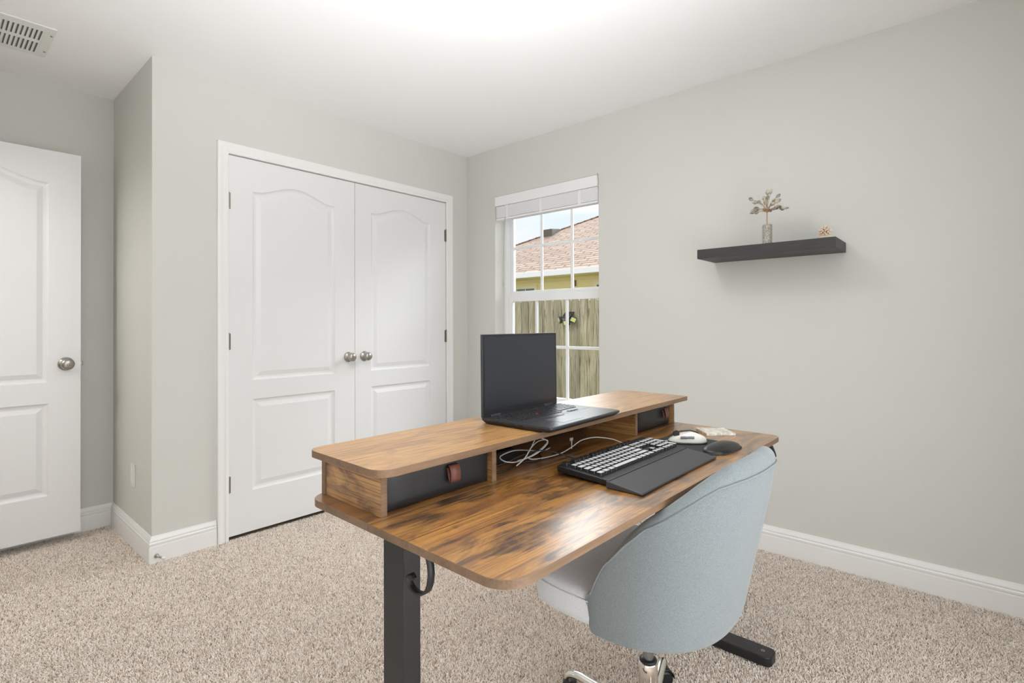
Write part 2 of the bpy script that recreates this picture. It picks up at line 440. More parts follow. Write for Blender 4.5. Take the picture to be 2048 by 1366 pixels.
# carpet pile: twisted yarn tufts, nobody could count them
def carpet():
    rng = np.random.default_rng(3)
    s = 0.0049
    xs = np.arange(XW + 0.003, -0.016, s); ys = np.arange(YS + 0.003, YA - 0.016, s)
    gx, gy = np.meshgrid(xs, ys); gx = gx.ravel(); gy = gy.ravel()
    keep = ~((gx > XO - 0.016) & (gy > -0.002))
    gx, gy = gx[keep], gy[keep]; n = len(gx)
    gx = gx + rng.uniform(-.5, .5, n) * s; gy = gy + rng.uniform(-.5, .5, n) * s
    # pile direction: swirls left by walking and vacuuming
    ang = rng.uniform(0, 2 * PI, n)
    low = np.sin(gx * 5.1 + 1.3 * np.sin(gy * 3.7)) + np.cos(gy * 4.3 + 1.1 * np.sin(gx * 4.9))
    hgt = 0.0105 + rng.uniform(-0.002, 0.002, n) + 0.0006 * low
    lean = rng.uniform(0.003, 0.0085, n)
    lx = np.cos(ang) * lean; ly = np.sin(ang) * lean
    wob = rng.uniform(-0.0018, 0.0018, (n, 2))
    npts = 4
    P = np.zeros((n, npts, 3), dtype=np.float32)
    for k in range(npts):
        t = k / (npts - 1)
        P[:, k, 0] = gx + lx * t ** 1.4 + wob[:, 0] * math.sin(t * PI)
        P[:, k, 1] = gy + ly * t ** 1.4 + wob[:, 1] * math.sin(t * PI)
        P[:, k, 2] = FL + hgt * (t if k < 3 else 0.96)
    rad = np.tile(np.array([0.0016, 0.0017, 0.0015, 0.0007], dtype=np.float32), n) * np.repeat(rng.uniform(0.8, 1.15, n).astype(np.float32), npts)
    P[:, :, 0] = np.minimum(P[:, :, 0], -0.016)
    hc = bpy.data.hair_curves.new('carpet_pile'); hc.add_curves([npts] * n)
    hc.attributes['position'].data.foreach_set('vector', P.ravel())
    ra = hc.attributes.get('radius') or hc.attributes.new('radius', 'FLOAT', 'POINT')
    ra.data.foreach_set('value', rad)
    hc.materials.append(M['carpet'])
    o = bpy.data.objects.new('carpet_pile', hc); COL.objects.link(o)
    o['kind'] = 'stuff'; o['label'] = 'beige twisted yarn carpet covering the whole bedroom floor'; o['category'] = 'carpet'
    return o
carpet()
scene.cycles_curves.shape = 'RIBBONS'

# ---- baseboards: profile swept along the wall
BP = [(0.0, 0.0), (0.0145, 0.0), (0.0145, 0.084), (0.0120, 0.087), (0.0120, 0.092), (0.0142, 0.0955), (0.0142, 0.103), (0.0100, 0.1065), (0.0100, 0.1095), (0.0125, 0.112), (0.0105, 0.120), (0.0055, 0.128), (0.0050, 0.134), (0.0, 0.134)]
def baseboard(name, p0, p1, nrm, m0=0.0, m1=0.0):
    """from p0 to p1, profile grows along nrm; m0/m1 = mitre slope at the ends (+1 outward, -1 inward)"""
    b = BM(); p0 = Vector(p0); p1 = Vector(p1); d = (p1 - p0).normalized(); nn = Vector(nrm)
    A = [b.verts.new(p0 + nn * o_ - d * (m0 * o_) + Vector((0, 0, z + FL))) for o_, z in BP]
    B = [b.verts.new(p1 + nn * o_ + d * (m1 * o_) + Vector((0, 0, z + FL))) for o_, z in BP]
    for i in range(len(BP) - 1): b.faces.new((A[i], A[i + 1], B[i + 1], B[i]))
    b.faces.new(A); b.faces.new(B)
    return struct(obj(name, b, M['trim'], bev=0.0008, seg=1))
baseboard('baseboard_east', (0, YS, 0), (0, 0, 0), (-1, 0, 0), 0, -1)
baseboard('baseboard_closet', (XO, 0, 0), (-1.803, 0, 0), (0, -1, 0), 1, 0)
baseboard('baseboard_corner', (-0.157, 0, 0), (0, 0, 0), (0, -1, 0), 0, -1)
baseboard('baseboard_alcove', (XO, 0, 0), (XO, YA, 0), (-1, 0, 0), 1, -1)
baseboard('baseboard_north', (-3.05, YA, 0), (XO, YA, 0), (0, -1, 0), -1, -1)
baseboard('baseboard_west', (XW, YS, 0), (XW, -0.28, 0), (1, 0, 0), -1, 0)
baseboard('baseboard_south', (-1.15, YS, 0), (0, YS, 0), (0, 1, 0), 0, -1)

# ---- closet casing
CP = [(0.0, 0.0), (0.0, 0.010), (0.006, 0.0135), (0.016, 0.0145), (0.020, 0.0115), (0.030, 0.0125), (0.040, 0.0165), (0.050, 0.0185), (0.056, 0.0165), (0.058, 0.0)]
def casing(name, x0, x1, ztop, yface, sgn=-1):
    """inner edges x0, x1, ztop; profile grows outward along the wall and towards -y"""
    b = BM()
    def loop(o_, h_): return [Vector((x0 - o_, yface + sgn * h_, FL)), Vector((x0 - o_, yface + sgn * h_, ztop + o_)), Vector((x1 + o_, yface + sgn * h_, ztop + o_)), Vector((x1 + o_, yface + sgn * h_, FL))]
    L = [[b.verts.new(p) for p in loop(*c)] for c in CP]
    for a, c in zip(L, L[1:]):
        for k in range(3): b.faces.new((a[k], a[k + 1], c[k + 1], c[k]))
    for k in (0, 3): b.faces.new([l[k] for l in L])
    return struct(obj(name, b, M['trim'], bev=0.0006, seg=1))
casing('trim_1', -1.744, -0.217, 2.049, 0.0)
# closet jamb lining
b = BM(); box(b, -1.752, -1.7455, 0.001, 0.115, FL, 2.052); box(b, -0.2155, -0.209, 0.001, 0.115, FL, 2.052); box(b, -1.7455, -0.2155, 0.001, 0.115, 2.0485, 2.055)
struct(obj('trim_2', b, M['trim']))

# ---- raised panel door leaf
def panel_outline(x0, x1, z0, z1, arch, i, n=28):
    """closed loop inset by i"""
    xa, xb = x0 + i, x1 - i
    pts = [(xa, z0 + i), (xb, z0 + i)]
    if arch <= 0: pts += [(xb, z1 - i), (xa, z1 - i)]; return pts
    for k in range(n + 1):
        s = 1 - k / n; x = xa + (xb - xa) * s
        sh = min(max((s - 0.05) / 0.90, 0), 1)
        pts.append((x, z1 - i + arch * (0.5 - 0.5 * math.cos(2 * PI * sh)) ** 0.85))
    return pts
PROF = [(0.0, 0.0), (0.004, -0.0045), (0.010, -0.0075), (0.016, -0.0085), (0.022, -0.0085), (0.046, -0.0020), (0.050, -0.0020)]
def door_leaf(name, x0, x1, z0, z1, yf, panels, parent=None, thick=0.035):
    """front face at y=yf facing -y, back face at yf+thick"""
    b = BM()
    outer = [b.verts.new((x, yf, z)) for x, z in ((x0, z0), (x1, z0), (x1, z1), (x0, z1))]
    edges = [b.edges.new((outer[k], outer[(k + 1) % 4])) for k in range(4)]
    for (px0, px1, pz0, pz1, arch) in panels:
        prev = None
        for (i, d) in PROF:
            lp = [b.verts.new((x, yf - d, z)) for x, z in panel_outline(px0, px1, pz0, pz1, arch, i)]
            if prev is None: edges += [b.edges.new((lp[k], lp[(k + 1) % len(lp)])) for k in range(len(lp))]
            else:
                for k in range(len(lp)):
                    k2 = (k + 1) % len(lp); f = b.faces.new((prev[k], prev[k2], lp[k2], lp[k]))
            prev = lp
        b.faces.new(prev)
    bmesh.ops.triangle_fill(b, edges=edges, use_beauty=True, normal=(0, -1, 0))
    back = [b.verts.new((v.co.x, yf + thick, v.co.z)) for v in outer]
    b.faces.new(back)
    for k in range(4): b.faces.new((outer[k], outer[(k + 1) % 4], back[(k + 1) % 4], back[k]))
    return obj(name, b, M['door'], parent)
def knob(name, parent, x, y, z, mat='nickel', s=1.0):
    b = BM(); m4 = axis_m((x, y, z), (0, -1, 0))
    lathe(b, [(0.0, 0), (0.031 * s, 0.0), (0.032 * s, 0.003), (0.028 * s, 0.008), (0.016 * s, 0.012), (0.0125 * s, 0.018), (0.0125 * s, 0.026), (0.020 * s, 0.031), (0.026 * s, 0.040), (0.027 * s, 0.048), (0.023 * s, 0.056), (0.014 * s, 0.061), (0.0, 0.062)], 32, m4)
    return obj(name, b, M[mat], parent, smooth=True)
def hinge(parent, x, y, z):
    b = BM(); lathe(b, [(0, -0.044), (0.0055, -0.044), (0.0055, 0.044), (0.0035, 0.048), (0, 0.049)], 14, Matrix.Translation((x, y, z)))
    box(b, x - 0.013, x + 0.013, y + 0.0035, y + 0.0055, z - 0.043, z + 0.043)
    return obj('hinge', b, M['nickel_dark'], parent)
YD = 0.002
leafs = ((-1.7425, -0.9865, -1.6175, -1.1255, 'door_1'), (-0.9835, -0.2195, -0.8650, -0.3665, 'door_2'))
for k, (a0, a1, p0, p1, nm) in enumerate(leafs):
    dr = thing(nm, ('white two panel closet door, the wider one nearer the alcove', 'white two panel closet door beside the room corner')[k], 'door', (0, 0, 0))
    dr['kind'] = 'structure'
    door_leaf('door_leaf', a0, a1, 0.014, 2.0445, YD, [(p0, p1, 0.836, 1.870, 0.058), (p0, p1, 0.236, 0.732, 0)], dr)
    knob('door_knob', dr, (-1.032, -0.917)[k], YD, 0.934)
    for hz in (1.80, 1.05, 0.29):
        hinge(dr, (a0 - 0.002, a1 + 0.002)[k], -0.004, hz)
    bx = (a1 - 0.10, a0 + 0.06)[k]
    obj('ball_catch', boxb(bx - 0.03, bx, 0.008, 0.03, 2.044, 2.0475), M['nickel_dark'], dr)

# ---- open hall door standing in front of the alcove wall
YH = 0.612
dr = thing('door_3', 'open white hall door standing in the alcove', 'door'); dr['kind'] = 'structure'
HX0, HX1 = -3.020, -2.2575
door_leaf('door_leaf', HX0, HX1, 0.046, 2.045, YH, [(HX0 + 0.128, HX1 - 0.130, 0.845, 1.876, 0.058), (HX0 + 0.128, HX1 - 0.130, 0.262, 0.737, 0)], dr)
kn = knob('door_knob', dr, -2.318, YH, 0.937, 'nickel', 1.08)
b = BM(); lathe(b, [(0, 0.066), (0.007, 0.066), (0.007, 0.069), (0.0035, 0.070), (0, 0.070)], 16, axis_m((-2.318, YH, 0.937), (0, -1, 0)))
q = obj('lock_cylinder', b, M['nickel_dark'], kn); 
obj('latch_bolt', boxb(HX1, HX1 + 0.011, YH + 0.010, YH + 0.024, 0.926, 0.948), M['nickel_dark'], dr, bev=0.002)

# ---- door stop on the baseboard
ds = thing('door_stop', 'small white spring door stop on the baseboard at the closet corner', 'door stop', (-2.088, -0.0145, 0.030))
b = BM(); lathe(b, [(0, 0), (0.011, 0), (0.0105, 0.003), (0.006, 0.007), (0.0045, 0.011), (0.0045, 0.045)], 20, axis_m((0, 0, 0), (0.35, -1, -0.08)))
obj('stem', b, M['nickel'], ds, smooth=True)
b = BM(); lathe(b, [(0, 0.044), (0.0065, 0.044), (0.0072, 0.050), (0.006, 0.056), (0, 0.057)], 18, axis_m((0, 0, 0), (0.35, -1, -0.08)))
obj('rubber_tip', b, M['rubber'], ds, smooth=True)
ds.location = (-2.072, -0.0145, 0.032)

# ---- wall plate in the alcove
ol = thing('wall_outlet', 'white duplex outlet plate on the alcove side wall', 'outlet', (XO, 0.323, 0.360))
obj('cover_plate', boxb(-0.0055, 0, -0.036, 0.036, -0.058, 0.058), M['plate'], ol, bev=0.002)
for dz in (-0.022, 0.022):
    b = BM(); prism(b, rrect(-0.014, 0.014, -0.014, 0.014, 0.006), 0, 0.0015)
    obj('receptacle', b, M['trim'], ol, loc=(-0.0055, 0, dz), rot=(0, -PI / 2, 0))

# ---- ceiling vent
vt = thing('ceiling_vent', 'white louvered air vent in the ceiling near the alcove', 'vent', (-2.60, 0.225, HC))
b = BM(); VX0, VX1, VY0, VY1 = -0.175, 0.171, -0.177, 0.177
box(b, VX0, VX1, VY0, -0.123, -0.006, 0); box(b, VX0, VX1, 0.147, VY1, -0.006, 0)
box(b, VX0, VX0 + 0.03, -0.123, 0.147, -0.006, 0); box(b, 0.136, VX1, -0.123, 0.147, -0.006, 0); box(b, VX0 + 0.03, 0.136, -0.006, 0.018, -0.006, 0)
obj('vent_frame', b, M['vent'], vt, bev=0.0015)
b = BM(); box(b, VX0 + 0.02, 0.142, -0.13, 0.15, -0.0008, -0.0002); obj('duct_opening', b, M['vent_dark'], vt)
for (ya, yb) in ((-0.123, -0.006), (0.018, 0.147)):
    x = VX0 + 0.03
    while x < 0.130:
        b = BM(); vs = box(b, x, x + 0.0068, ya, yb, -0.0055, -0.001)
        for v in vs:
            if v.co.z > -0.003: v.co.x += 0.004
        obj('louver', b, M['vent'], vt); x += 0.0152
for yy in (-0.10, 0.10):
    b = BM(); lathe(b, [(0, -0.0085), (0.004, -0.008), (0.0045, -0.006)], 12, Matrix.Translation((0.160, yy, 0))); obj('screw', b, M['nickel_dark'], vt)

# ---- ceiling light, just above the frame
cl = thing('ceiling_light', 'lit round flush mount ceiling light in the middle of the ceiling', 'lamp', (-1.47, -1.64, HC))
b = BM(); lathe(b, [(0, 0), (0.165, 0), (0.165, -0.018), (0.150, -0.022)], 48); obj('metal_base', b, M['nickel'], cl, smooth=False)
b = BM(); lathe(b, [(0.150, -0.020), (0.148, -0.035), (0.132, -0.058), (0.100, -0.078), (0.055, -0.090), (0, -0.094)], 48); obj('glass_dome', b, M['lamp'], cl, smooth=True)

# ------------------------------------------------------------------ window
win = thing('window_1', 'white vinyl double hung window with grilles', 'window', (0, 0, 0)); win['kind'] = 'structure'
b = BM(); fy0, fy1, fz0, fz1 = WY0, WY1, WZ0, WZ1
t = 0.024
box(b, 0.100, 0.175, fy0, fy0 + t, fz0, fz1); box(b, 0.100, 0.175, fy1 - t, fy1, fz0, fz1)
box(b, 0.100, 0.175, fy0 + t, fy1 - t, fz1 - t, fz1); box(b, 0.100, 0.175, fy0 + t, fy1 - t, fz0, fz0 + t)
box(b, 0.112, 0.118, fy1 - t - 0.006, fy1 - t, fz0, fz1)
obj('window_frame', b, M['vinyl'], win, bev=0.002)
def sash(x0, x1, ya, yb, za, zb, st_l, st_r, rail_b, rail_t, muls, hz):
    b = BM()
    box(b, x0, x1, yb - st_l, yb, za, zb); box(b, x0, x1, ya, ya + st_r, za, zb)
    box(b, x0, x1, ya + st_r, yb - st_l, za, za + rail_b); box(b, x0, x1, ya + st_r, yb - st_l, zb - rail_t, zb)
    s = obj('sash', b, M['vinyl'], win, bev=0.002)
    xm = (x0 + x1) / 2
    b = BM()
    for ym in muls: box(b, xm - 0.006, xm + 0.006, ym - 0.010, ym + 0.010, za + rail_b, zb - rail_t)
    box(b, xm - 0.0055, xm + 0.0055, ya + st_r, yb - st_l, hz - 0.010, hz + 0.010)
    obj('grille', b, M['vinyl'], s, bev=0.002)
    b = BM(); box(b, xm - 0.002, xm + 0.002, ya + st_r, yb - st_l, za + rail_b, zb - rail_t)
    obj('glass_pane', b, M['glass'], s)
    return s
us = sash(0.137, 0.163, fy0 + t, fy1 - t, 1.345, fz1 - t, 0.036, 0.036, 0.038, 0.036, (-0.625, -0.890), 1.706)
ls = sash(0.106, 0.133, fy0 + t, fy1 - t, fz0 + t, 1.356, 0.052, 0.036, 0.045, 0.052, (-0.600, -0.866), 0.975)
for yy in (-0.44, -0.93):
    b = BM(); box(b, 0.110, 0.130, yy - 0.030, yy + 0.030, 1.356, 1.362); box(b, 0.112, 0.124, yy - 0.035, yy + 0.008, 1.362, 1.369)
    obj('sash_lock', b, M['vinyl'], ls, bev=0.002)
struct(obj('trim_3', boxb(-0.012, 0.100, WY0 + 0.001, WY1 - 0.001, WZ0, WZ0 + 0.018), M['trim'], bev=0.003))
# unseen glazed door added behind the camera, made tall for low fill light
w2 = thing('window_2', 'wide white glazed patio door added unseen behind the camera', 'window', (0, 0, 0)); w2['kind'] = 'structure'
b = BM()
for (a, c) in ((-2.95, -2.91), (-2.07, -2.03), (-1.19, -1.15)): box(b, a, c, YS - 0.11, YS - 0.05, 0.02, 2.20)
box(b, -2.95, -1.15, YS - 0.11, YS - 0.05, 0.02, 0.08); box(b, -2.95, -1.15, YS - 0.11, YS - 0.05, 2.14, 2.20)
obj('window_frame', b, M['vinyl'], w2)

# ---- blind
bl = thing('window_blind', 'white mini blind raised to the top of the window', 'blind', (0.03, -0.749, 2.08))
BW = 0.440
obj('valance', boxb(-0.032, -0.026, -0.4455, 0.4455, -0.073, -0.002), M['blind'], bl, bev=0.001)
obj('head_rail', boxb(-0.022, 0.022, -BW, BW, -0.035, -0.003), M['blind'], bl)
for k in range(17):
    z = -0.078 - k * 0.0050
    b = BM(); vs = box(b, -0.026, 0.024, -BW, BW, z - 0.0022, z + 0.0022)
    obj('slat', b, M['blind'], bl, bev=0.0006, seg=1)
obj('bottom_rail', boxb(-0.027, 0.025, -BW, BW, -0.176, -0.163), M['blind'], bl, bev=0.002)
for yy in (0.33, 0.02, -0.30):
    obj('ladder_tape', boxb(-0.0270, -0.0262, yy - 0.011, yy + 0.011, -0.165, -0.074), M['vinyl'], bl)
b = BM(); tube(b, [(-0.033, 0.345, -0.165), (-0.032, 0.352, -0.32), (-0.035, 0.365, -0.665)], 0.0028, 8); obj('tilt_wand', b, M['cable_white'], bl, smooth=True)
b = BM(); tube(b, [(-0.038, -0.445, 0.004), (-0.040, -0.447, -0.02), (-0.040, -0.451, -0.05), (-0.036, -0.446, -0.072)], 0.0022, 8); obj('valance_clip', b, M['nickel'], bl, smooth=True)

# ------------------------------------------------------------------ desk (local frame)
DESK = thing('standing_desk', 'rustic brown standing desk with riser shelf and black metal legs', 'desk', (-1.5, -2.1, 0), -0.0106)
H, RH, TH = 0.749, 0.8563, 0.0155
DX0, DX1, DYF, DYB, SEAM = -0.7484, 0.6517, -0.3564, 0.262, 0.0166
def board(name, pts, z0, z1, mat, parent):
    b = BM(); prism(b, pts, z0, z1)
    for f in b.faces:
        f.normal_update()
        f.material_index = 0 if abs(f.normal.z) > 0.5 else 1
    o = obj(name, b, [mat, M['wood_edge']], parent); 
    bv = o.modifiers.new('bevel', 'BEVEL'); bv.width = 0.0006; bv.segments = 1; bv.limit_method = 'ANGLE'; bv.angle_limit = R(60)
    return o
board('desktop_board', rrect(DX0, DX1, DYF, SEAM - 0.0004, (0.055, 0.040, 0, 0), 12), H - TH, H, M['wood'], DESK)
board('desktop_board', rrect(DX0, DX1, SEAM + 0.0004, DYB, (0, 0, 0.045, 0.045), 12), H - TH, H, M['wood_rear'], DESK)
board('riser_shelf', rrect(DX0, DX1, -0.0234, 0.268, (0.040, 0.012, 0.045, 0.035), 12), RH - TH, RH, M['wood_top'], DESK)
def panel(name, x0, x1, y0, y1, z0, z1, mat):
    b = boxb(x0, x1, y0, y1, z0, z1)
    for f in b.faces:
        f.normal_update(); f.material_index = 0 if abs(f.normal.x) > 0.5 else 1
    return obj(name, b, [M[mat], M['wood_edge']], DESK, bev=0.0006, seg=1)
RB = RH - TH
PF = 0.022
panel('side_panel', -0.714, -0.699, PF, 0.240, H, RB, 'wood_side')
panel('side_panel', 0.610, 0.625, PF, 0.240, H, RB, 'wood_side')
panel('divider', -0.3935, -0.3785, PF, 0.240, H, RB, 'wood_side')
panel('divider', 0.3190, 0.3340, PF, 0.240, H, RB, 'wood_side')
panel('back_panel', -0.7175, 0.6285, 0.240, 0.255, H, RB, 'wood_edge')
obj('cubby_shade_sheet', boxb(-0.3780, 0.3185, 0.236, 0.2398, H, RB), M['black_plastic'], DESK)  # black sheet put in for the shade at the back of the cubby
def drawer(x0, x1, tabx):
    d = bpy.data.objects.new('drawer', None); COL.objects.link(d); d.parent = DESK
    b = BM(); box(b, x0, x1, 0.038, 0.225, H + 0.002, RB - 0.008)
    obj('drawer_box', b, M['leather'], d, bev=0.004)
    # soft leather front, slightly pillowed
    b = BM(); nx, nz_ = 24, 8; grid = []
    for i in range(nx + 1):
        row = []
        for j in range(nz_ + 1):
            u_, v_ = i / nx, j / nz_
            ed = (1 - abs(2 * u_ - 1) ** 10) * (1 - abs(2 * v_ - 1) ** 5)
            x = x0 + (x1 - x0) * u_; z = H + 0.0015 + (RB - 0.004 - H) * v_
            row.append(b.verts.new((x, 0.0385 - 0.011 * ed ** 0.5, z)))
        grid.append(row)
    for i in range(nx):
        for j in range(nz_): b.faces.new((grid[i][j], grid[i + 1][j], grid[i + 1][j + 1], grid[i][j + 1]))
    obj('drawer_front', b, M['leather'], d, smooth=True)
    b = BM()
    pts = [(0.0275, RB - 0.022), (0.017, RB - 0.024), (0.0125, RB - 0.036), (0.0115, RB - 0.052), (0.0140, RB - 0.060), (0.0180, RB - 0.060), (0.0210, RB - 0.050), (0.0265, RB - 0.028)]
    for (dx0, dx1) in ((-0.0145, 0.0145),):
        A = [b.verts.new((tabx + dx0, y, z)) for y, z in pts]; B_ = [b.verts.new((tabx + dx1, y, z)) for y, z in pts]
        for k in range(len(pts) - 1): b.faces.new((A[k], A[k + 1], B_[k + 1], B_[k]))
    o = obj('pull_tab', b, M['tab'], d, smooth=True); s = o.modifiers.new('solid', 'SOLIDIFY'); s.thickness = 0.0018; s.offset = 0
    o['label'] = 'brown leather pull tab'
drawer(-0.6975, -0.3950, -0.522)
drawer(0.3355, 0.6085, 0.545)
# metal frame
for sx in (-1, 1):
    cx = -0.659 if sx < 0 else 0.562
    col_ = obj('leg_column', boxb(cx - 0.0215, cx + 0.0215, -0.007, 0.064, 0.035, H - TH - 0.001), M['black_metal'], DESK, bev=0.002)
    b = BM(); prism(b, rrect(cx - 0.035, cx + 0.035, -0.352, 0.300, 0.020, 6), 0.002, 0.034)
    ft = obj('foot', b, M['black_metal'], DESK, bev=0.004, seg=3)
    for yy in (-0.318, 0.268):
        b = BM(); lathe(b, [(0.0035, 0.034), (0.0035, 0.0352), (0.0065, 0.0352), (0.0065, 0.034)], 18, Matrix.Translation((cx, yy, 0))); obj('foot_bolt', b, M['nickel'], ft)
    # side support arm under the top
    ax0, ax1 = (cx - 0.026, cx + 0.010) if sx < 0 else (cx - 0.010, cx + 0.026)
    b = BM(); box(b, ax0, ax1, -0.208, 0.258, H - TH - 0.024, H - TH)
    obj('support_arm', b, M['grey_metal'], DESK, bev=0.001)
    if sx < 0:
        for yy in (0.046, 0.014):
            b = BM(); lathe(b, [(0, 0.0055), (0.0045, 0.0055), (0.0075, 0.003), (0.0085, 0), ], 18, axis_m((cx - 0.0214, yy, 0.700), (-1, 0, 0)))
            obj('bolt', b, M['black_metal'], DESK, smooth=True)
obj('cross_beam', boxb(-0.637, 0.540, 0.008, 0.050, 0.680, 0.725), M['black_metal'], DESK, bev=0.002)
# bag hooks under each end
def strap(bm, pts, w, axis):
    P = smooth_path(pts, 6); A = []; B_ = []
    ax = Vector(axis) * (w / 2)
    for p in P: A.append(bm.verts.new(p - ax)); B_.append(bm.verts.new(p + ax))
    for k in range(len(P) - 1): bm.faces.new((A[k], A[k + 1], B_[k + 1], B_[k]))
b = BM(); strap(b, [(-0.690, -0.080, H - TH), (-0.690, -0.094, 0.700), (-0.690, -0.095, 0.672), (-0.690, -0.084, 0.646), (-0.690, -0.060, 0.634), (-0.690, -0.036, 0.638), (-0.690, -0.026, 0.654), (-0.690, -0.034, 0.662), (-0.690, -0.042, 0.655)], 0.014, (1, 0, 0))
o = obj('bag_hook', b, M['black_metal'], DESK, smooth=True); s = o.modifiers.new('solid', 'SOLIDIFY'); s.thickness = 0.005; s.offset = 0
o.location = (0.008, 0.0, -0.020)
b = BM(); box(b, -0.699, -0.665, -0.105, -0.068, H - TH - 0.028, H - TH); obj('hook_mount', b, M['black_metal'], DESK, bev=0.002)
b = BM(); strap(b, [(0.600, -0.315, H - TH), (0.628, -0.318, 0.722), (0.652, -0.320, 0.698), (0.672, -0.321, 0.676), (0.676, -0.321, 0.668)], 0.022, (0, 1, 0))
o = obj('bag_hook', b, M['black_metal'], DESK, smooth=True); s = o.modifiers.new('solid', 'SOLIDIFY'); s.thickness = 0.008; s.offset = 0

# ------------------------------------------------------------------ helpers for keys
def key_mesh(name, w, d, h, inset, mat):
    b = BM()
    lo = rrect(-w / 2, w / 2, -d / 2, d / 2, 0.0018, 3); hi = rrect(-w / 2 + inset, w / 2 - inset, -d / 2 + inset, d / 2 - inset, 0.0022, 3)
    A = [b.verts.new((x, y, 0)) for x, y in lo]; B_ = [b.verts.new((x, y, h)) for x, y in hi]
    b.faces.new(B_)
    for k in range(len(A)): b.faces.new((A[k], A[(k + 1) % len(A)], B_[(k + 1) % len(A)], B_[k]))
    bmesh.ops.recalc_face_normals(b, faces=b.faces[:])
    me = bpy.data.meshes.new(name); b.to_mesh(me); b.free(); me.materials.append(mat); me.materials.append(M['key_black'])
    for p in me.polygons:
        p.use_smooth = False; p.material_index = 0 if len(p.vertices) > 4 else 1
    return me
_kc = {}
def place_key(parent, x, y, z, w, d, h, inset, mat, name='key'):
    k = (round(w, 5), round(d, 5), round(h, 5), mat.name)
    if k not in _kc: _kc[k] = key_mesh('key', w, d, h, inset, mat)
    o = bpy.data.objects.new(name, _kc[k]); COL.objects.link(o); o.parent = parent; o.location = (x, y, z); return o

# ------------------------------------------------------------------ laptop
LP = thing('laptop', 'open black laptop standing on the desk riser shelf', 'laptop', (-1.585, -2.030, RH), R(1.6))
LW, LD = 0.366, 0.248
b = BM()
lo = rrect(-LW / 2 + 0.008, LW / 2 - 0.008, -LD / 2 + 0.012, LD / 2 - 0.004, 0.012, 6); mid = rrect(-LW / 2, LW / 2, -LD / 2, LD / 2, 0.010, 6)
A = [b.verts.new((x, y, 0.0015)) for x, y in lo]; B1 = [b.verts.new((x, y, 0.011)) for x, y in mid]; C1 = [b.verts.new((x, y, 0.0165)) for x, y in mid]
b.faces.new(A); b.faces.new(C1)
for p, q in ((A, B1), (B1, C1)):
    for k in range(len(p)): b.faces.new((p[k], p[(k + 1) % len(p)], q[(k + 1) % len(p)], q[k]))
base = obj('base', b, M['laptop'], LP, bev=0.001)
b = BM(); prism(b, rrect(-LW / 2 + 0.003, LW / 2 - 0.003, -LD / 2 + 0.003, LD / 2 - 0.022, 0.008, 6), 0.0160, 0.0172); deck = obj('palm_deck', b, M['deck'], LP)
b = BM(); prism(b, rrect(-0.172, 0.172, -0.026, 0.094, 0.005, 4), 0.0168, 0.0175); kbw = obj('keyboard_well', b, M['laptop'], LP)
zk = 0.0175
rows = [(0.0865, [1.0] * 19, 0.6), (0.071, [1] * 13 + [2] + [1] * 4, 1), (0.0535, [1.5] + [1] * 12 + [1.5] + [1] * 4, 1), (0.036, [1.8] + [1] * 11 + [2.2] + [1] * 4, 1), (0.0185, [2.2] + [1] * 10 + [2.8] + [1] * 3, 1), (0.001, [1, 1, 1, 1, 5, 1, 1, 1] , 1), (-0.0135, [1, 1, 1], 0.8)]
pit = 0.0172
for (yy, ks, dd) in rows:
    tot = sum(ks)
    if len(ks) == 19: step = 0.334 / 19; x = -0.167
    elif len(ks) == 8: step = pit; x = -0.167
    elif len(ks) == 3: step = pit; x = 0.056
    else: step = 0.334 / 19.4; x = -0.167
    for kk in ks:
        w = kk * step
        place_key(LP, x + w / 2, yy, zk, w - 0.0024, 0.0172 * dd - 0.0026, 0.0018, 0.0007, M['key_black']); x += w
b = BM(); lathe(b, [(0.0032, 0), (0.0034, 0.0022), (0.002, 0.0032), (0, 0.0034)], 16, Matrix.Translation((-0.045, 0.027, zk))); tp = obj('pointing_stick', b, M['red'], LP, smooth=True); tp['label'] = 'red pointing stick between the keys'
b = BM(); prism(b, rrect(-0.100, 0.005, -0.104, -0.040, 0.004, 4), 0.0170, 0.0176); obj('touchpad', b, M['touchpad'], LP)
for (a, c) in ((-0.100, -0.068), (-0.066, -0.029), (-0.027, 0.005)): place_key(LP, (a + c) / 2, -0.0325, 0.0172, c - a - 0.001, 0.011, 0.0012, 0.0003, M['key_black'], 'mouse_button')
# screen lid, nearly upright
LZ = 0.0165
lid = boxb(-LW / 2, LW / 2, 0, 0.0065, 0.0, 0.2365)
lid_o = obj('screen_lid', lid, M['laptop'], LP, bev=0.0015, loc=(0, LD / 2 - 0.009, LZ), rot=(R(-0.5), 0, 0))
obj('screen_panel', boxb(-LW / 2 + 0.010, LW / 2 - 0.010, -0.0008, 0.0004, 0.020, 0.2290), M['screen'], lid_o)
obj('screen_bezel', boxb(-LW / 2 + 0.003, LW / 2 - 0.003, -0.0004, 0.0004, 0.004, 0.2345), M['key_black'], lid_o)
for xx in (-0.13, 0.13):
    b = BM(); lathe(b, [(0, -0.022), (0.0055, -0.022), (0.0055, 0.022), (0, 0.022)], 14, axis_m((xx, LD / 2 - 0.008, 0.0165), (1, 0, 0))); obj('laptop_hinge', b, M['laptop'], LP, smooth=False)
for k, (ya, yb) in enumerate(((0.060, 0.070), (0.038, 0.048), (-0.002, 0.013), (-0.030, -0.018))):
    obj('side_port', boxb(-LW / 2 - 0.0004, -LW / 2 + 0.002, ya, yb, 0.0085, 0.0125), M['cable_black'], LP)

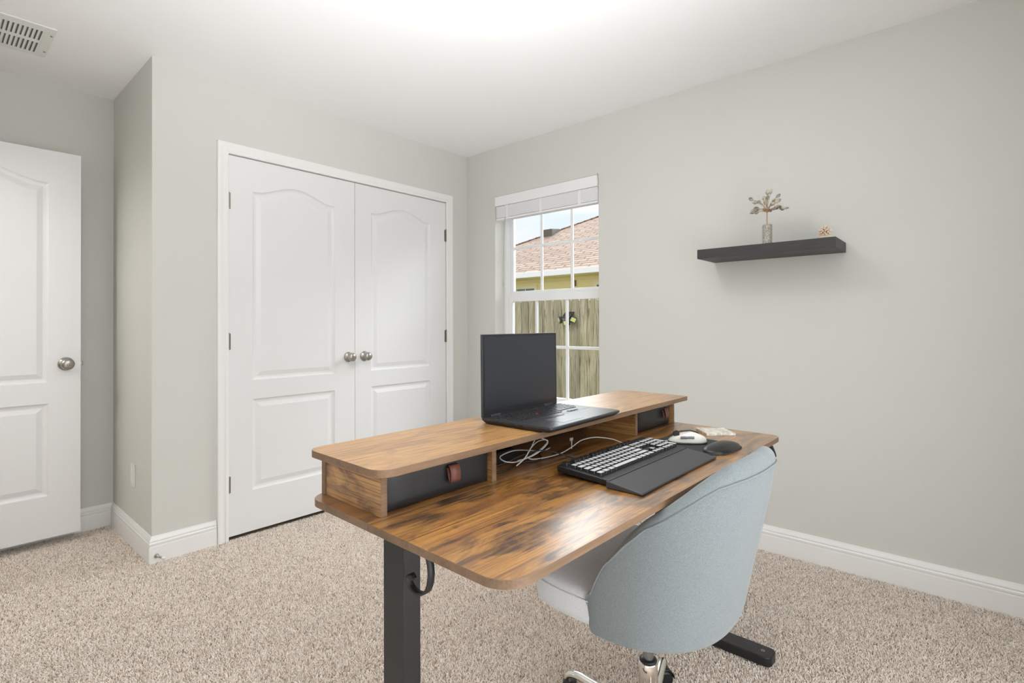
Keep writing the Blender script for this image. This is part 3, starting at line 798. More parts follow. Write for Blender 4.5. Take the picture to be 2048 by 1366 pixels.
# ------------------------------------------------------------------ keyboard with wrist rest
KB = thing('computer_keyboard', 'full size black keyboard with light grey keys on the desk', 'keyboard', (-1.5165, -2.2350, H), R(-0.4))
KW, KD = 0.452, 0.152
b = BM()
A = [b.verts.new(p) for p in [(-KW / 2 + 0.003, -KD / 2, 0.002), (KW / 2 - 0.003, -KD / 2, 0.002), (KW / 2 - 0.003, KD / 2, 0.008), (-KW / 2 + 0.003, KD / 2, 0.008)]]
B_ = [b.verts.new(p) for p in [(-KW / 2, -KD / 2, 0.017), (KW / 2, -KD / 2, 0.017), (KW / 2, KD / 2, 0.026), (-KW / 2, KD / 2, 0.026)]]
b.faces.new(A); b.faces.new(B_)
for k in range(4): b.faces.new((A[k], A[(k + 1) % 4], B_[(k + 1) % 4], B_[k]))
obj('keyboard_case', b, M['black_plastic'], KB, bev=0.004, seg=3)
for xx in (-0.19, 0.19): obj('foot', boxb(xx - 0.012, xx + 0.012, 0.060, 0.070, 0, 0.010), M['black_plastic'], KB)
slope = 0.009 / KD
def kz(y): return 0.0172 + slope * (y + KD / 2)
u = 0.01905
kx0 = -KW / 2 + 0.011
ys_ = [0.060, 0.033, 0.014, -0.005, -0.024, -0.043]
def kk(xu, row, w=1.0, mat='key_white', dd=1.0, yo=0.0):
    y = ys_[row] + yo
    place_key(KB, kx0 + (xu + w / 2) * u, y, kz(y), w * u - 0.0016, dd * u - 0.0018, 0.0068, 0.0017, M[mat])
kk(0, 0, 1, 'key_black')
for s in (2, 3, 4, 5, 6.5, 7.5, 8.5, 9.5, 11, 12, 13, 14): kk(s, 0, 1, 'key_black')
for s in (15.25, 16.25, 17.25): kk(s, 0, 1, 'key_black')
for s in range(13): kk(s, 1)
kk(13, 1, 2)
kk(0, 2, 1.5); [kk(1.5 + s, 2) for s in range(12)]; kk(13.5, 2, 1.5)
kk(0, 3, 1.75); [kk(1.75 + s, 3) for s in range(11)]; kk(12.75, 3, 2.25)
kk(0, 4, 2.25); [kk(2.25 + s, 4) for s in range(10)]; kk(12.25, 4, 2.75)
for s, w in ((0, 1.25), (1.25, 1.25), (2.5, 1.25), (3.75, 6.25), (10, 1.25), (11.25, 1.25), (12.5, 1.25), (13.75, 1.25)): kk(s, 5, w)
for s in (15.25, 16.25, 17.25): kk(s, 1); kk(s, 2); kk(s, 5)
kk(16.25, 4)
nx0 = 18.5
for r_ in (1, 2, 3, 4):
    for s in range(3): kk(nx0 + s, r_)
for s in range(3): kk(nx0 + s, 5)
kk(nx0 + 3, 1); kk(nx0 + 3, 2, 1, 'key_white', 2.0, -0.0095); kk(nx0 + 3, 4, 1, 'key_white', 2.0, -0.0095)
WR = thing('wrist_rest', 'black padded wrist rest along the front of the keyboard', 'wrist rest', (-1.5300, -2.3590, H), R(-0.4))
b = BM(); rw = 0.222
A = [b.verts.new(p) for p in [(-rw, -0.0475, 0.001), (rw, -0.0475, 0.001), (rw, 0.0475, 0.001), (-rw, 0.0475, 0.001)]]
B_ = [b.verts.new(p) for p in [(-rw, -0.0475, 0.0065), (rw, -0.0475, 0.0065), (rw, 0.0475, 0.0185), (-rw, 0.0475, 0.0185)]]
b.faces.new(A); b.faces.new(B_)
for k in range(4): b.faces.new((A[k], A[(k + 1) % 4], B_[(k + 1) % 4], B_[k]))
obj('rest_body', b, M['rest'], WR, bev=0.003, seg=3)
obj('rear_strip', boxb(-rw + 0.002, rw - 0.002, 0.040, 0.0478, 0.0165, 0.0190), M['black_plastic'], WR, bev=0.0006)

# ------------------------------------------------------------------ mouse pad, mouse
MP = thing('mouse_pad', 'black mouse pad with raised gel wrist cushion', 'mouse pad', (-1.183, -2.292, H), R(-3))
b = BM(); prism(b, rrect(-0.098, 0.098, -0.128, 0.122, (0.055, 0.055, 0.02, 0.02), 10), 0.0003, 0.0035); obj('pad_base', b, M['padcloth'], MP, bev=0.001)
b = BM(); n1, n2 = 36, 12; top = []
for j in range(n2 + 1):
    ring = []
    t_ = j / n2; s_ = math.cos(t_ * PI / 2); hz = 0.0035 + 0.0195 * math.sin(t_ * PI / 2)
    for k in range(n1):
        a = 2 * PI * k / n1; c_, s2 = math.cos(a), math.sin(a)
        x = 0.088 * math.copysign(abs(c_) ** 0.75, c_) * s_ ; y = -0.088 + 0.040 * math.copysign(abs(s2) ** 0.8, s2) * s_
        ring.append(b.verts.new((x, y, hz)) if s_ > 1e-3 else None)
    if s_ <= 1e-3: ring = [b.verts.new((0, -0.088, hz))]
    top.append(ring)
for a_, c_ in zip(top, top[1:]):
    for k in range(n1):
        k2 = (k + 1) % n1
        if len(c_) == 1: b.faces.new((a_[k], a_[k2], c_[0]))
        else: b.faces.new((a_[k], a_[k2], c_[k2], c_[k]))
obj('wrist_cushion', b, M['gel'], MP, smooth=True)
MS = thing('computer_mouse', 'white ergonomic mouse with grey side buttons on the mouse pad', 'mouse', (-1.172, -2.262, H + 0.0036), R(38))
def mouse_shell(scale, zlo, inflate=0.0):
    b = BM(); n1, n2 = 40, 14; rings = []
    for j in range(n2 + 1):
        t_ = j / n2; s_ = math.cos(t_ * PI / 2) ** 0.62 if j < n2 else 0; ring = []
        for k in range(n1):
            a = 2 * PI * k / n1; c_, s2 = math.cos(a), math.sin(a)
            ly = 0.060 * math.copysign(abs(s2) ** 0.85, s2); lx = 0.040 * math.copysign(abs(c_) ** 0.8, c_) * (1 - 0.12 * (ly / 0.06))
            hump = 0.036 * (1 - 0.30 * ((ly + 0.006) / 0.06) ** 2)
            z = zlo + (hump - zlo) * math.sin(t_ * PI / 2)
            tilt = 0.10 * lx * math.sin(t_ * PI / 2) * -1.6
            v = Vector((lx * s_ - 0.004 * t_, ly * s_ - 0.006 * t_, z + tilt * s_)) * scale
            ring.append(v)
        rings.append([b.verts.new(v) for v in ring] if s_ > 0 else [b.verts.new(ring[0])])
    for a_, c_ in zip(rings, rings[1:]):
        for k in range(n1):
            k2 = (k + 1) % n1
            if len(c_) == 1: b.faces.new((a_[k], a_[k2], c_[0]))
            else: b.faces.new((a_[k], a_[k2], c_[k2], c_[k]))
    b.faces.new(rings[0]); return b
obj('mouse_shell', mouse_shell(1.0, 0.004), M['mouse_white'], MS, smooth=True)
b = BM(); prism(b, rrect(-0.041, 0.041, -0.060, 0.058, 0.030, 10), 0, 0.0045); obj('mouse_base', b, M['black_plastic'], MS, bev=0.001)
b = BM(); tube(b, [(0.004, 0.058, 0.016), (0.003, 0.046, 0.026), (0.001, 0.026, 0.0338), (0.0, 0.004, 0.0362), (0.006, -0.020, 0.0345), (0.016, -0.040, 0.0255), (0.022, -0.050, 0.014)], 0.0022, 8); obj('centre_groove', b, M['black_plastic'], MS, smooth=True)
b = BM(); lathe(b, [(0, -0.004), (0.009, -0.004), (0.0105, -0.0015), (0.0105, 0.0015), (0.009, 0.004), (0, 0.004)], 24, axis_m((0.0015, 0.034, 0.027), (1, 0, 0))); obj('scroll_wheel', b, M['black_plastic'], MS, smooth=False)
for (ya, yb) in ((-0.012, 0.008), (0.010, 0.030)):
    b = BM(); tube(b, [(-0.0375, ya, 0.0215), (-0.0385, (ya + yb) / 2, 0.0225), (-0.0365, yb, 0.0215)], 0.0042, 8); obj('side_button', b, M['mouse_grey'], MS, smooth=True)

# ------------------------------------------------------------------ coaster
b = BM(); prism(b, rrect(-0.051, 0.051, -0.051, 0.051, 0.003, 4), 0, 0.009)
tag(obj('coaster', b, M['marble'], None, bev=0.0015, loc=(-0.952, -2.272, H), rot=(0, 0, R(43))), 'square cream marble coaster near the far end of the desk', 'coaster')

# ------------------------------------------------------------------ cables
b = BM()
tube(b, [(-1.236, -2.225, H + 0.014), (-1.262, -2.205, H + 0.010), (-1.30, -2.165, H + 0.008), (-1.345, -2.130, H + 0.010), (-1.375, -2.105, H + 0.024), (-1.425, -2.075, H + 0.034), (-1.475, -2.055, H + 0.030), (-1.515, -2.045, H + 0.014), (-1.57, -2.045, H + 0.006),
         (-1.64, -2.040, H + 0.006), (-1.690, -2.03, H + 0.010), (-1.695, -2.02, H + 0.024), (-1.650, -2.02, H + 0.050), (-1.60, -2.02, H + 0.046), (-1.640, -2.025, H + 0.028), (-1.73, -2.03, H + 0.014), (-1.78, -2.02, H + 0.018), (-1.785, -2.00, H + 0.030), (-1.72, -1.995, H + 0.034), (-1.65, -2.00, H + 0.022), (-1.60, -2.0, H + 0.012), (-1.55, -1.99, H + 0.010)], 0.0017, 8)
cab = obj('mouse_cable', b, M['cable_white'], None, smooth=True); tag(cab, 'white cable running from the mouse into the open cubby', 'cable')
b = BM()
tube(b, [(-1.77, -2.045, H + 0.010), (-1.735, -2.045, H + 0.024), (-1.69, -2.035, H + 0.050), (-1.655, -2.02, H + 0.074), (-1.64, -1.98, H + 0.080)], 0.0018, 8)
tube(b, [(-1.668, -2.01, H + 0.086), (-1.655, -2.035, H + 0.066), (-1.632, -2.045, H + 0.052), (-1.66, -2.05, H + 0.038), (-1.70, -2.045, H + 0.024), (-1.75, -2.03, H + 0.016)], 0.0018, 8)
tag(obj('charging_cable', b, M['cable_white'], None, smooth=True), 'thin grey white cable hanging in a tangle inside the cubby', 'cable')
b = BM(); box(b, -0.007, 0.007, -0.004, 0.004, 0, 0.010)
pl = thing('cable_plug', 'small white plug standing beside the white cable', 'plug', (-1.500, -2.035, H + 0.030), R(20))
obj('plug_body', b, M['cable_white'], pl, bev=0.0015); b = BM(); tube(b, [(0, 0, 0.002), (-0.004, -0.002, -0.010), (-0.014, -0.004, -0.021)], 0.0018, 8); obj('plug_wire', b, M['cable_white'], pl, smooth=True)
b = BM(); tube(b, [(-1.86, -1.97, H + 0.004), (-1.80, -2.01, H + 0.012), (-1.73, -2.035, H + 0.030), (-1.67, -2.05, H + 0.034), (-1.62, -2.075, H + 0.020), (-1.585, -2.110, H + 0.004), (-1.56, -2.14, H + 0.004), (-1.535, -2.158, H + 0.012)], 0.0019, 8)
tag(obj('keyboard_cable', b, M['cable_black'], None, smooth=True), 'black cable arching from the cubby to the keyboard', 'cable')
b = BM(); tube(b, [(-1.865, -2.03, H + 0.003), (-1.80, -2.04, H + 0.005), (-1.72, -2.02, H + 0.004), (-1.66, -2.04, H + 0.005), (-1.60, -1.99, H + 0.004), (-1.50, -1.95, H + 0.004)], 0.0022, 8)
tag(obj('power_cable', b, M['cable_black'], None, smooth=True), 'black cable lying flat on the cubby floor', 'cable')
pa = thing('power_adapter', 'black power adapter with a small white light inside the cubby', 'adapter', (-1.770, -1.945, H), R(4))
obj('adapter_body', boxb(-0.075, 0.075, -0.035, 0.035, 0, 0.034), M['black_plastic'], pa, bev=0.005, seg=3)
b = BM(); lathe(b, [(0, 0.0015), (0.0025, 0.001), (0.003, 0)], 12, axis_m((-0.02, -0.035, 0.026), (0, -1, 0))); obj('indicator_light', b, M['led'], pa)

# ------------------------------------------------------------------ office chair
CHX, CHY = -1.522, -2.300
CH = thing('office_chair', 'grey upholstered swivel chair with rounded back tucked under the desk', 'chair', (CHX, CHY, 0))
RZ = [(.385, .203), (.400, .224), (.427, .234), (.545, .258), (.63, .277), (.737, .300), (.79, .308), (.90, .316)]
PIPE = [(-98, .478), (-92, .500), (-91, .528), (-87, .578), (-78, .638), (-69, .684), (-59, .714), (-53, .735), (-44, .764), (-36, .783), (-26, .793), (-13, .800), (0, .803)]
PAD = [(-98, .010), (-87, .012), (-78, .014), (-69, .017), (-60, .022), (-50, .024), (-36, .024), (-27, .033), (0, .036)]
def itp(tab, x):
    xs = [a for a, _ in tab]; ys = [c for _, c in tab]; return float(np.interp(x, xs, ys))
def ptS(phi, z, inset=0.0):
    r = itp(RZ, z) - inset; a = 0.245 + 0.03 * (z - .4) / .4 - inset; s_, c_ = math.sin(phi), math.cos(phi); n_ = 2 / 2.35
    return Vector((a * math.copysign(abs(s_) ** n_, s_), -r * math.copysign(abs(c_) ** n_, c_), z))
def pipe_z(ph): return itp(PIPE, -abs(ph))
PHM = 97.0
def shell():
    b = BM(); N = 72; cols = []
    for i in range(N + 1):
        ph = -PHM + 2 * PHM * i / N; phr = R(ph)
        e = min(1.0, (PHM - abs(ph)) / 7.0); endk = math.sqrt(max(0.02, 1 - (1 - e) ** 2))
        zt = pipe_z(ph); T = itp([(-98, .045), (-75, .036), (-50, .036), (-30, .052), (0, .056)], -abs(ph)) * endk
        scal = 1.0 + 0.12 * abs(math.sin(phr * 2.6)); pad = itp(PAD, -abs(ph)) * (0.6 + 0.4 * endk) * (1.0 - 0.10 * math.exp(-((abs(ph) - 31) / 3.5) ** 2) - 0.10 * math.exp(-(ph / 3.0) ** 2))
        c_ = []
        # outer surface from the bottom up
        c_.append(ptS(phr, 0.397, 0.030 + 0.012 * (1 - endk)))
        for z in (0.398, 0.402, 0.410, 0.425, 0.45): c_.append(ptS(phr, min(z, zt), 0.0 + 0.010 * (1 - endk)))
        for k in range(1, 9): c_.append(ptS(phr, 0.45 + (zt - 0.45) * k / 8, 0.010 * (1 - endk)))
        # padded rim
        for k in range(1, 9):
            a = PI * k / 9; c_.append(ptS(phr, zt + pad * math.sin(a), T * (0.5 - 0.5 * math.cos(a))))
        # inside
        for k in range(1, 8): 
            z = zt - (zt - 0.42) * k / 7; c_.append(ptS(phr, z, T + 0.010 * endk * math.sin(k / 7 * PI)))
        c_.append(ptS(phr, 0.395, T))
        cols.append([b.verts.new(p) for p in c_])
    L = len(cols[0])
    for i in range(N):
        for k in range(L): b.faces.new((cols[i][k], cols[i + 1][k], cols[i + 1][(k + 1) % L], cols[i][(k + 1) % L]))
    b.faces.new(cols[0]); b.faces.new(cols[-1]); return b
sh = obj('backrest', shell(), M['fabric'], CH, smooth=True)
sb = sh.modifiers.new('sub', 'SUBSURF'); sb.levels = 1; sb.render_levels = 1
b = BM(); pts = [ptS(R(ph), pipe_z(ph) + 0.001, -0.0012) for ph in range(-93, 94, 3)]
tube(b, pts, 0.0022, 8, 2); obj('piping', b, M['fabric'], sh, smooth=True)
# seat cushion
def seat_xy(a):
    c_, s2 = math.cos(a), math.sin(a)
    if s2 >= 0: ex = 0.42; return 0.242 * math.copysign(abs(c_) ** ex, c_), 0.262 * abs(s2) ** ex
    t_ = min(1.0, -s2 / 0.5); ex = 0.42 + 0.50 * t_
    return (0.242 - 0.052 * t_) * math.copysign(abs(c_) ** ex, c_), -0.185 * abs(s2) ** 0.8
def seat():
    b = BM(); n1 = 56; prof = [(0.94, 0.408), (0.985, 0.414), (1.0, 0.432), (1.0, 0.455), (0.997, 0.470), (0.985, 0.482), (0.95, 0.490), (0.85, 0.496), (0.6, 0.500), (0.3, 0.502)]
    rings = []
    for s_, z in prof:
        ring = []
        for k in range(n1):
            a = 2 * PI * k / n1; c_, s2 = math.cos(a), math.sin(a); ex = 0.42
            x, y = seat_xy(a)
            ring.append(b.verts.new((x * s_, (y * s_) - 0.008, z)))
        rings.append(ring)
    for a_, c_ in zip(rings, rings[1:]):
        for k in range(n1): b.faces.new((a_[k], a_[(k + 1) % n1], c_[(k + 1) % n1], c_[k]))
    b.faces.new(rings[0]); b.faces.new(rings[-1]); return b
st = obj('seat', seat(), M['fabric_seat'], CH, smooth=True)
b = BM(); P2 = []
for k in range(57):
    a = 2 * PI * k / 56; x, y = seat_xy(a); P2.append((x * 1.003, y * 1.003 - 0.008, 0.471))
tube(b, P2, 0.0019, 8, 1, sm=False); obj('piping', b, M['fabric_seat'], st, smooth=True)
obj('seat_plate', boxb(-0.10, 0.10, -0.10, 0.10, 0.378, 0.409), M['black_metal'], CH, bev=0.004)
b = BM(); lathe(b, [(0, 0.09), (0.0145, 0.09), (0.0145, 0.385), (0, 0.385)], 24); obj('gas_piston', b, M['chrome_grey'], CH, smooth=False)
b = BM(); lathe(b, [(0.0255, 0.085), (0.0255, 0.226), (0.024, 0.229), (0.0165, 0.229)], 28); cvr = obj('column_cover', b, M['chrome'], CH, smooth=False)
for p in cvr.data.polygons: p.use_smooth = True
b = BM(); lathe(b, [(0.0150, 0.2285), (0.0235, 0.2285), (0.0225, 0.234), (0.0150, 0.236)], 28); obj('collar', b, M['black_plastic'], CH, smooth=True)
b = BM(); lathe(b, [(0, 0.055), (0.036, 0.055), (0.040, 0.070), (0.038, 0.090), (0.028, 0.100), (0, 0.100)], 32); obj('hub', b, M['chrome'], CH, smooth=True)
for ang in (17, 89, 161, 233, 305):
    d = Vector((math.cos(R(ang)), math.sin(R(ang)), 0))
    b = BM(); tube(b, [d * 0.02 + Vector((0, 0, 0.078)), d * 0.09 + Vector((0, 0, 0.080)), d * 0.17 + Vector((0, 0, 0.082)), d * 0.232 + Vector((0, 0, 0.083)), d * 0.262 + Vector((0, 0, 0.074)), d * 0.272 + Vector((0, 0, 0.060))], lambda t: 0.0155 - 0.003 * t, 14, 6, 0.75)
    lg = obj('base_leg', b, M['chrome'], CH, smooth=True)
    side = Vector((-d.y, d.x, 0)); cpos = d * 0.262
    cst = bpy.data.objects.new('caster', None); COL.objects.link(cst); cst.parent = CH; cst.location = cpos + Vector((0, 0, 0.0))
    tw = R(ang + 35); sd = Vector((math.cos(tw), math.sin(tw), 0))
    for s_ in (-1, 1):
        b = BM(); lathe(b, [(0, -0.008), (0.020, -0.008), (0.0245, -0.005), (0.0245, 0.005), (0.020, 0.008), (0, 0.008)], 28, axis_m(sd * (0.0115 * s_) + Vector((0, 0, 0.0245)), sd)); obj('wheel', b, M['black_plastic'], cst)
    b = BM(); fwd = Vector((-sd.y, sd.x, 0)); P3 = [fwd * (0.027 * math.cos(a)) + Vector((0, 0, 0.0265 + 0.027 * math.sin(a))) for a in [R(x) for x in range(0, 181, 20)]]
    strap(b, P3, 0.040, sd); o = obj('caster_hood', b, M['black_plastic'], cst, smooth=True); s = o.modifiers.new('solid', 'SOLIDIFY'); s.thickness = 0.002; s.offset = 1
    b = BM(); lathe(b, [(0, 0.05), (0.006, 0.05), (0.006, 0.072), (0, 0.072)], 14); obj('caster_stem', b, M['nickel'], cst)

# ------------------------------------------------------------------ floating shelf and its ornaments
SH = obj('floating_shelf', boxb(-0.235, 0, -0.3015, 0.3015, 0, 0.046), M['shelf'], None, bev=0.001, loc=(0, -2.2215, 1.4625))
tag(SH, 'black brown floating shelf on the right hand wall', 'shelf')
ST = 1.5085
TX, TY = -0.200, -2.2405
gt = thing('gem_tree', 'small wire tree with polished stone leaves in a grey stone vase', 'ornament', (TX, TY, ST))
b = BM(); lathe(b, [(0, 0), (0.0195, 0), (0.0205, 0.003), (0.0205, 0.086), (0.019, 0.090), (0.012, 0.0905), (0.0115, 0.084), (0, 0.084)], 28); obj('stone_vase', b, M['stone'], gt, smooth=False)
b = BM(); tube(b, [(0.0, 0, 0.080), (0.001, 0.001, 0.11), (-0.001, 0, 0.14), (0, 0.001, 0.158)], 0.0021, 8)
rng = random.Random(5); leaves = []
# leaf tips in the plane of the wall: (sideways, up), a little depth each
tips = [(-0.062, 0.158), (-0.060, 0.168), (-0.048, 0.160), (-0.053, 0.180), (-0.054, 0.205), (-0.044, 0.208), (-0.058, 0.212), (-0.030, 0.200), (-0.020, 0.168), (-0.004, 0.160), (0.004, 0.162), (0.001, 0.182), (-0.006, 0.198), (0.006, 0.208), (0.002, 0.216), (-0.010, 0.210), (0.012, 0.228), (0.022, 0.233), (0.030, 0.194), (0.036, 0.200), (0.038, 0.218), (0.026, 0.176), (0.034, 0.172), (0.044, 0.186), (0.022, 0.162), (0.040, 0.158), (0.054, 0.160), (0.070, 0.162), (0.064, 0.154), (-0.034, 0.166)]
for (sy, sz) in tips:
    dx = rng.uniform(-0.035, 0.035); tip = Vector((dx, -sy, sz)); mid_ = Vector((dx * 0.35, -sy * 0.35, 0.155 + (sz - 0.155) * 0.55))
    tube(b, [(0, 0, 0.148), tuple(mid_), tuple(tip)], 0.0009, 6, 4); leaves.append((tip, (tip - mid_).normalized()))
obj('wire_trunk', b, M['wire'], gt, smooth=True)
b = BM(); 
for p, d in leaves:
    m4 = axis_m(p - d * 0.004, d) @ Matrix.Rotation(rng.uniform(0, PI), 4, 'Z') @ Matrix.Diagonal((1, 0.62, 1, 1)); s = rng.uniform(1.35, 1.8)
    lathe(b, [(0, -0.002 * s), (0.0042 * s, 0.0015 * s), (0.0062 * s, 0.0055 * s), (0.0048 * s, 0.010 * s), (0.0018 * s, 0.0135 * s), (0, 0.0145 * s)], 12, m4)
obj('stone_leaves', b, M['leafstone'], gt, smooth=True)
ro = thing('rosette_ornament', 'small cream carved rosette standing on the right end of the shelf', 'ornament', (-0.200, -2.477, ST))
ro.scale = (1.25, 1.25, 1.25)
b = BM(); lathe(b, [(0, 0), (0.022, 0), (0.023, 0.004), (0.018, 0.008), (0, 0.009)], 28); obj('rosette_base', b, M['ornament'], ro, smooth=False)
for ring_r, zc, cnt, ps in ((0.0175, 0.024, 10, 0.0056), (0.0110, 0.024, 7, 0.0046), (0.0045, 0.024, 3, 0.0040)):
    for k in range(cnt):
        a = 2 * PI * k / cnt + ring_r * 60; b = BM(); c_ = Vector((-0.004 - (0.0165 - ring_r) * 0.5, ring_r * math.cos(a), zc + ring_r * math.sin(a)))
        n_ = Vector((-1.0, math.cos(a) * 0.7, math.sin(a) * 0.7)); m4 = axis_m(c_, n_) @ Matrix.Diagonal((1, 1, 0.5, 1))
        lathe(b, [(0, -0.004), (ps * 0.8, -0.002), (ps, 0.001), (ps * 0.7, 0.0035), (ps * 0.35, 0.0025), (0, 0.0015)], 12, m4); obj('petal', b, M['ornament'], ro, smooth=True)
b = BM(); lathe(b, [(0, -0.006), (0.016, -0.005), (0.0185, 0), (0.014, 0.005), (0, 0.006)], 24, axis_m((-0.001, 0, 0.024), (-1, 0, 0))); obj('rosette_core', b, M['ornament_dark'], ro, smooth=True)
b = BM(); lathe(b, [(0, 0), (0.008, 0), (0.010, 0.002), (0.006, 0.0045), (0, 0.005)], 16)
tag(obj('white_pebble', b, M['marble'], None, smooth=True, loc=(-0.195, -2.056, ST)), 'tiny flat white pebble left of the stone vase on the shelf', 'pebble')

# ------------------------------------------------------------------ outdoors
GZ = -0.35
struct(obj('ground', boxb(0.19, 26, -14, 26, GZ - 0.2, GZ), M['ground']))
# fence of weathered boards
FX = 3.0
fn = thing('wooden_fence', 'weathered grey board fence outside the window', 'fence', (FX, 1.2, GZ))
rng = random.Random(11); y = -3.4; k = 0
while y < 9.4:
    w = 0.135 + rng.uniform(-0.004, 0.004); h = 1.83 + rng.uniform(-0.012, 0.012); c = 0.030
    b = BM(); pts = [(y, 0.03), (y + w, 0.03), (y + w, h - c), (y + w - c, h), (y + c, h), (y, h - c)]
    A = [b.verts.new((0 + rng.uniform(-.002, .002), p[0] - 1.2, p[1])) for p in pts]; B_ = [b.verts.new((v.co.x + 0.016, v.co.y, v.co.z)) for v in A]
    b.faces.new(A); b.faces.new(B_)
    for j in range(6): b.faces.new((A[j], A[(j + 1) % 6], B_[(j + 1) % 6], B_[j]))
    obj('fence_board', b, M['fence'], fn); y += w + 0.009 + rng.uniform(0, 0.004); k += 1
for hz in (0.35, 1.0, 1.65): obj('fence_rail', boxb(0.018, 0.056, -4.6, 8.2, hz - 0.045, hz + 0.045), M['fence'], fn)
for yy in (-4.2, -1.8, 0.6, 3.0, 5.4, 7.8): obj('fence_post', boxb(0.056, 0.146, yy - 0.045, yy + 0.045, 0, 1.80), M['fence'], fn)
# grass tufts at the foot of the fence and under the window
b = BM(); rng = random.Random(3)
for k in range(3600):
    gx = rng.uniform(0.3, 2.93) if k % 3 else rng.uniform(2.6, 2.93); gy = rng.uniform(-2.6, 6.5); h = rng.uniform(0.05, 0.16); w = 0.004; a = rng.uniform(0, PI)
    dx, dy = math.cos(a) * w, math.sin(a) * w; lx, ly = rng.uniform(-0.04, 0.04), rng.uniform(-0.04, 0.04)
    v = [b.verts.new((gx - dx, gy - dy, GZ)), b.verts.new((gx + dx, gy + dy, GZ)), b.verts.new((gx + lx * .5 + dx * .6, gy + ly * .5 + dy * .6, GZ + h * .6)), b.verts.new((gx + lx * .5 - dx * .6, gy + ly * .5 - dy * .6, GZ + h * .6)), b.verts.new((gx + lx, gy + ly, GZ + h))]
    b.faces.new(v[:4]); b.faces.new((v[3], v[2], v[4]))
g = obj('grass', b, M['grass'], None); g['kind'] = 'stuff'; g['label'] = 'green grass between the house and the fence'; g['category'] = 'grass'
# solar flood light on the fence
sl = thing('solar_flood_light', 'black solar security light with pale yellow lamp heads on the fence', 'outdoor light', (FX, 1.135, 1.20))
obj('lamp_body', boxb(-0.055, 0, -0.05, 0.05, -0.045, 0.045), M['black_plastic'], sl, bev=0.006)
sp = obj('solar_panel', boxb(-0.075, 0.075, -0.065, 0.075, -0.006, 0.006), M['solar'], sl, loc=(-0.05, 0.0, 0.058), rot=(0, R(-35), 0), bev=0.002)
for (yy, zz, rz_, rx_) in ((-0.098, -0.005, 35, 25), (0.008, -0.048, 0, 0), (0.112, -0.010, -40, -30)):
    hd = obj('lamp_head', boxb(-0.022, 0.018, -0.040, 0.040, -0.034, 0.034), M['black_plastic'], sl, loc=(-0.072, yy, zz), rot=(R(rx_), R(-12), R(rz_)), bev=0.004)
    obj('lamp_lens', boxb(-0.0245, -0.021, -0.033, 0.033, -0.027, 0.027), M['led_lens'], hd, bev=0.001)
# neighbour's house
NX = 6.40
nh = thing('neighbour_house', 'yellow sided house with a brown shingle roof beyond the fence', 'house', (NX, 3.5, GZ))
EZ = 2.262 - GZ          # eave height above ground
def loc(x, y, z): return (x - NX, y - 3.5, z - GZ)
b = BM(); box(b, 0, 0.15, -9.5, 4.7, 0, 2.13 - GZ)
obj('wall', b, M['siding'], nh)
b = BM(); z = 0.0
while z < 2.02 - GZ:
    vs = box(b, -0.012, 0.0, -9.5, 4.7, z, z + 0.118)
    for v in vs:
        if v.co.z > z + 0.05 and v.co.x < -0.005: v.co.x = -0.002
    z += 0.118
obj('siding', b, M['siding'], nh)
obj('soffit', boxb(-0.40, 0.02, -9.5, 5.1, 2.135 - GZ, 2.150 - GZ), M['soffit'], nh)
obj('frieze_board', boxb(-0.030, 0.0, -9.5, 4.7, 2.055 - GZ, 2.135 - GZ), M['soffit'], nh, bev=0.004)
b = BM(); box(b, -0.50, -0.40, -9.5, 5.1, 2.140 - GZ, 2.258 - GZ); obj('gutter', b, M['gutter'], nh, bev=0.008)
# roof: slope facing us, hip running up to the ridge
def roofz(x): return 2.262 + 0.5 * (x - 5.98)
ex0, hipy = 5.98, 8.55
ridge = 12.4
S = math.sqrt(1 + 0.25)
b = BM()
P4 = [(ex0, hipy), (ex0, -6.0), (ridge, -6.0), (ridge, hipy - (ridge - ex0))]
V4 = [b.verts.new((-(y_ - 3.5), (x_ - ex0) * S, 0)) for x_, y_ in P4]; b.faces.new(V4)
V5 = [b.verts.new((v.co.x, v.co.y, -0.05)) for v in V4]; b.faces.new(V5)
for j in range(4): b.faces.new((V4[j], V4[(j + 1) % 4], V5[(j + 1) % 4], V5[j]))
rf = obj('roof', b, M['shingle'], nh)
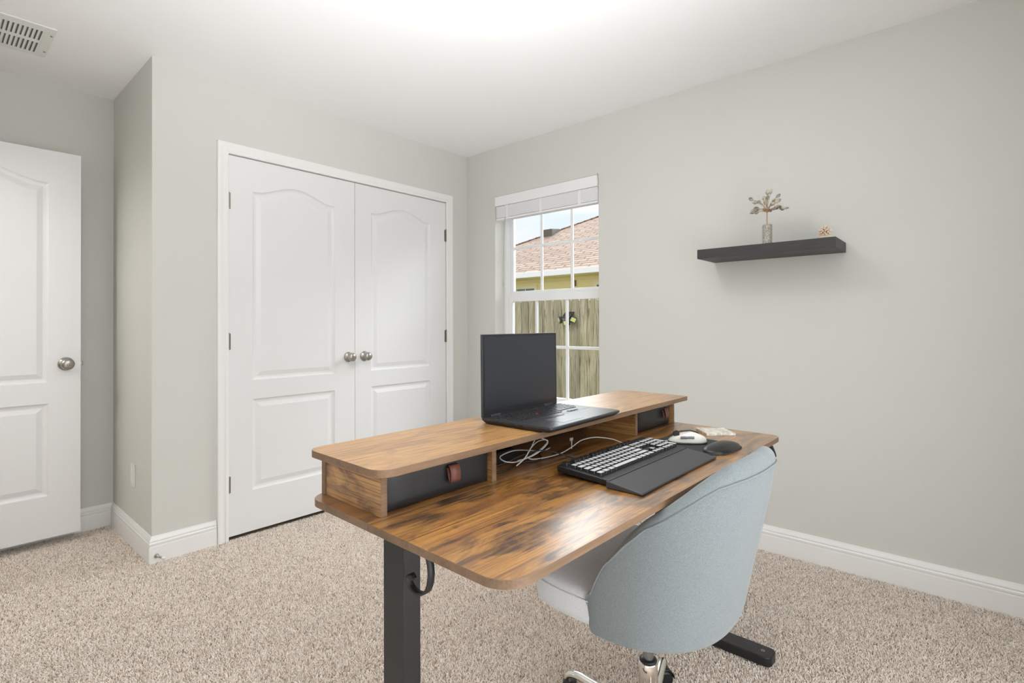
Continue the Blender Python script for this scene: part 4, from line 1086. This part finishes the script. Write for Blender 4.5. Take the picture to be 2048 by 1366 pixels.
# local axes: X -> -Y world, Y -> up the slope, Z -> normal
rot = Matrix(((0, 1 / S, -0.5 / S), (-1, 0, 0), (0, 0.5 / S, 1 / S))).to_4x4()
rf.matrix_local = Matrix.Translation(loc(ex0, 3.5, 2.262)) @ rot
b = BM()
A = [Vector(loc(ex0, hipy, 2.262)), Vector(loc(ridge, hipy - (ridge - ex0), roofz(ridge))), Vector(loc(ridge * 2 - ex0, hipy, 2.262))]
vv = [b.verts.new(p) for p in A]; b.faces.new(vv); obj('roof_hip', b, M['shingle'], nh)
b = BM(); tube(b, [loc(ex0, hipy, 2.27), loc(ridge, hipy - (ridge - ex0), roofz(ridge) + 0.01)], 0.05, 8, 2, 0.4); obj('hip_cap', b, M['shingle'], nh)
# roof vent
b = BM(); vx, vy = 8.62, 5.72; vz = roofz(vx)
A = [(-0.16, -0.15, -0.10), (-0.16, 0.15, -0.10), (0.22, 0.15, 0.09), (0.22, -0.15, 0.09)]; B_ = [(-0.16, -0.15, 0.12), (-0.16, 0.15, 0.12), (0.22, 0.13, 0.17), (0.22, -0.13, 0.17)]
A = [b.verts.new(p) for p in A]; B_ = [b.verts.new(p) for p in B_]; b.faces.new(A); b.faces.new(B_)
for j in range(4): b.faces.new((A[j], A[(j + 1) % 4], B_[(j + 1) % 4], B_[j]))
obj('roof_vent', b, M['vent_brown'], nh, loc=loc(vx, vy, vz), bev=0.01)
# neighbour windows
def nwin(y0, y1, z0, z1):
    b = BM(); t = 0.075
    box(b, -0.04, 0, y0 - t, y0, z0 - t, z1 + t); box(b, -0.04, 0, y1, y1 + t, z0 - t, z1 + t); box(b, -0.04, 0, y0, y1, z1, z1 + t); box(b, -0.04, 0, y0, y1, z0 - t, z0)
    w = obj('window', b, M['cream_trim'], nh, bev=0.003)
    obj('pane', boxb(-0.022, -0.014, y0, y1, z0, z1), M['dark_glass'], w)
    b = BM()
    for k in range(1, 4): yy = y0 + (y1 - y0) * k / 4; box(b, -0.030, -0.022, yy - 0.008, yy + 0.008, z0, z1)
    for k in range(1, 5): zz = z1 - k * 0.30; box(b, -0.030, -0.022, y0, y1, zz - 0.008, zz + 0.008)
    obj('muntins', b, M['cream_trim'], w)
nwin(4.49 - 3.5, 5.55 - 3.5 - 0.9 + 0.9, 0.70 - GZ, 1.935 - GZ)
nwin(1.80 - 3.5, 2.845 - 3.5, 0.70 - GZ, 1.935 - GZ)
b = BM(); box(b, -0.035, -0.012, 3.378 - 3.5 - 0.012, 3.378 - 3.5 + 0.012, 1.93 - GZ, 2.06 - GZ); obj('conduit', b, M['vent_brown'], nh)
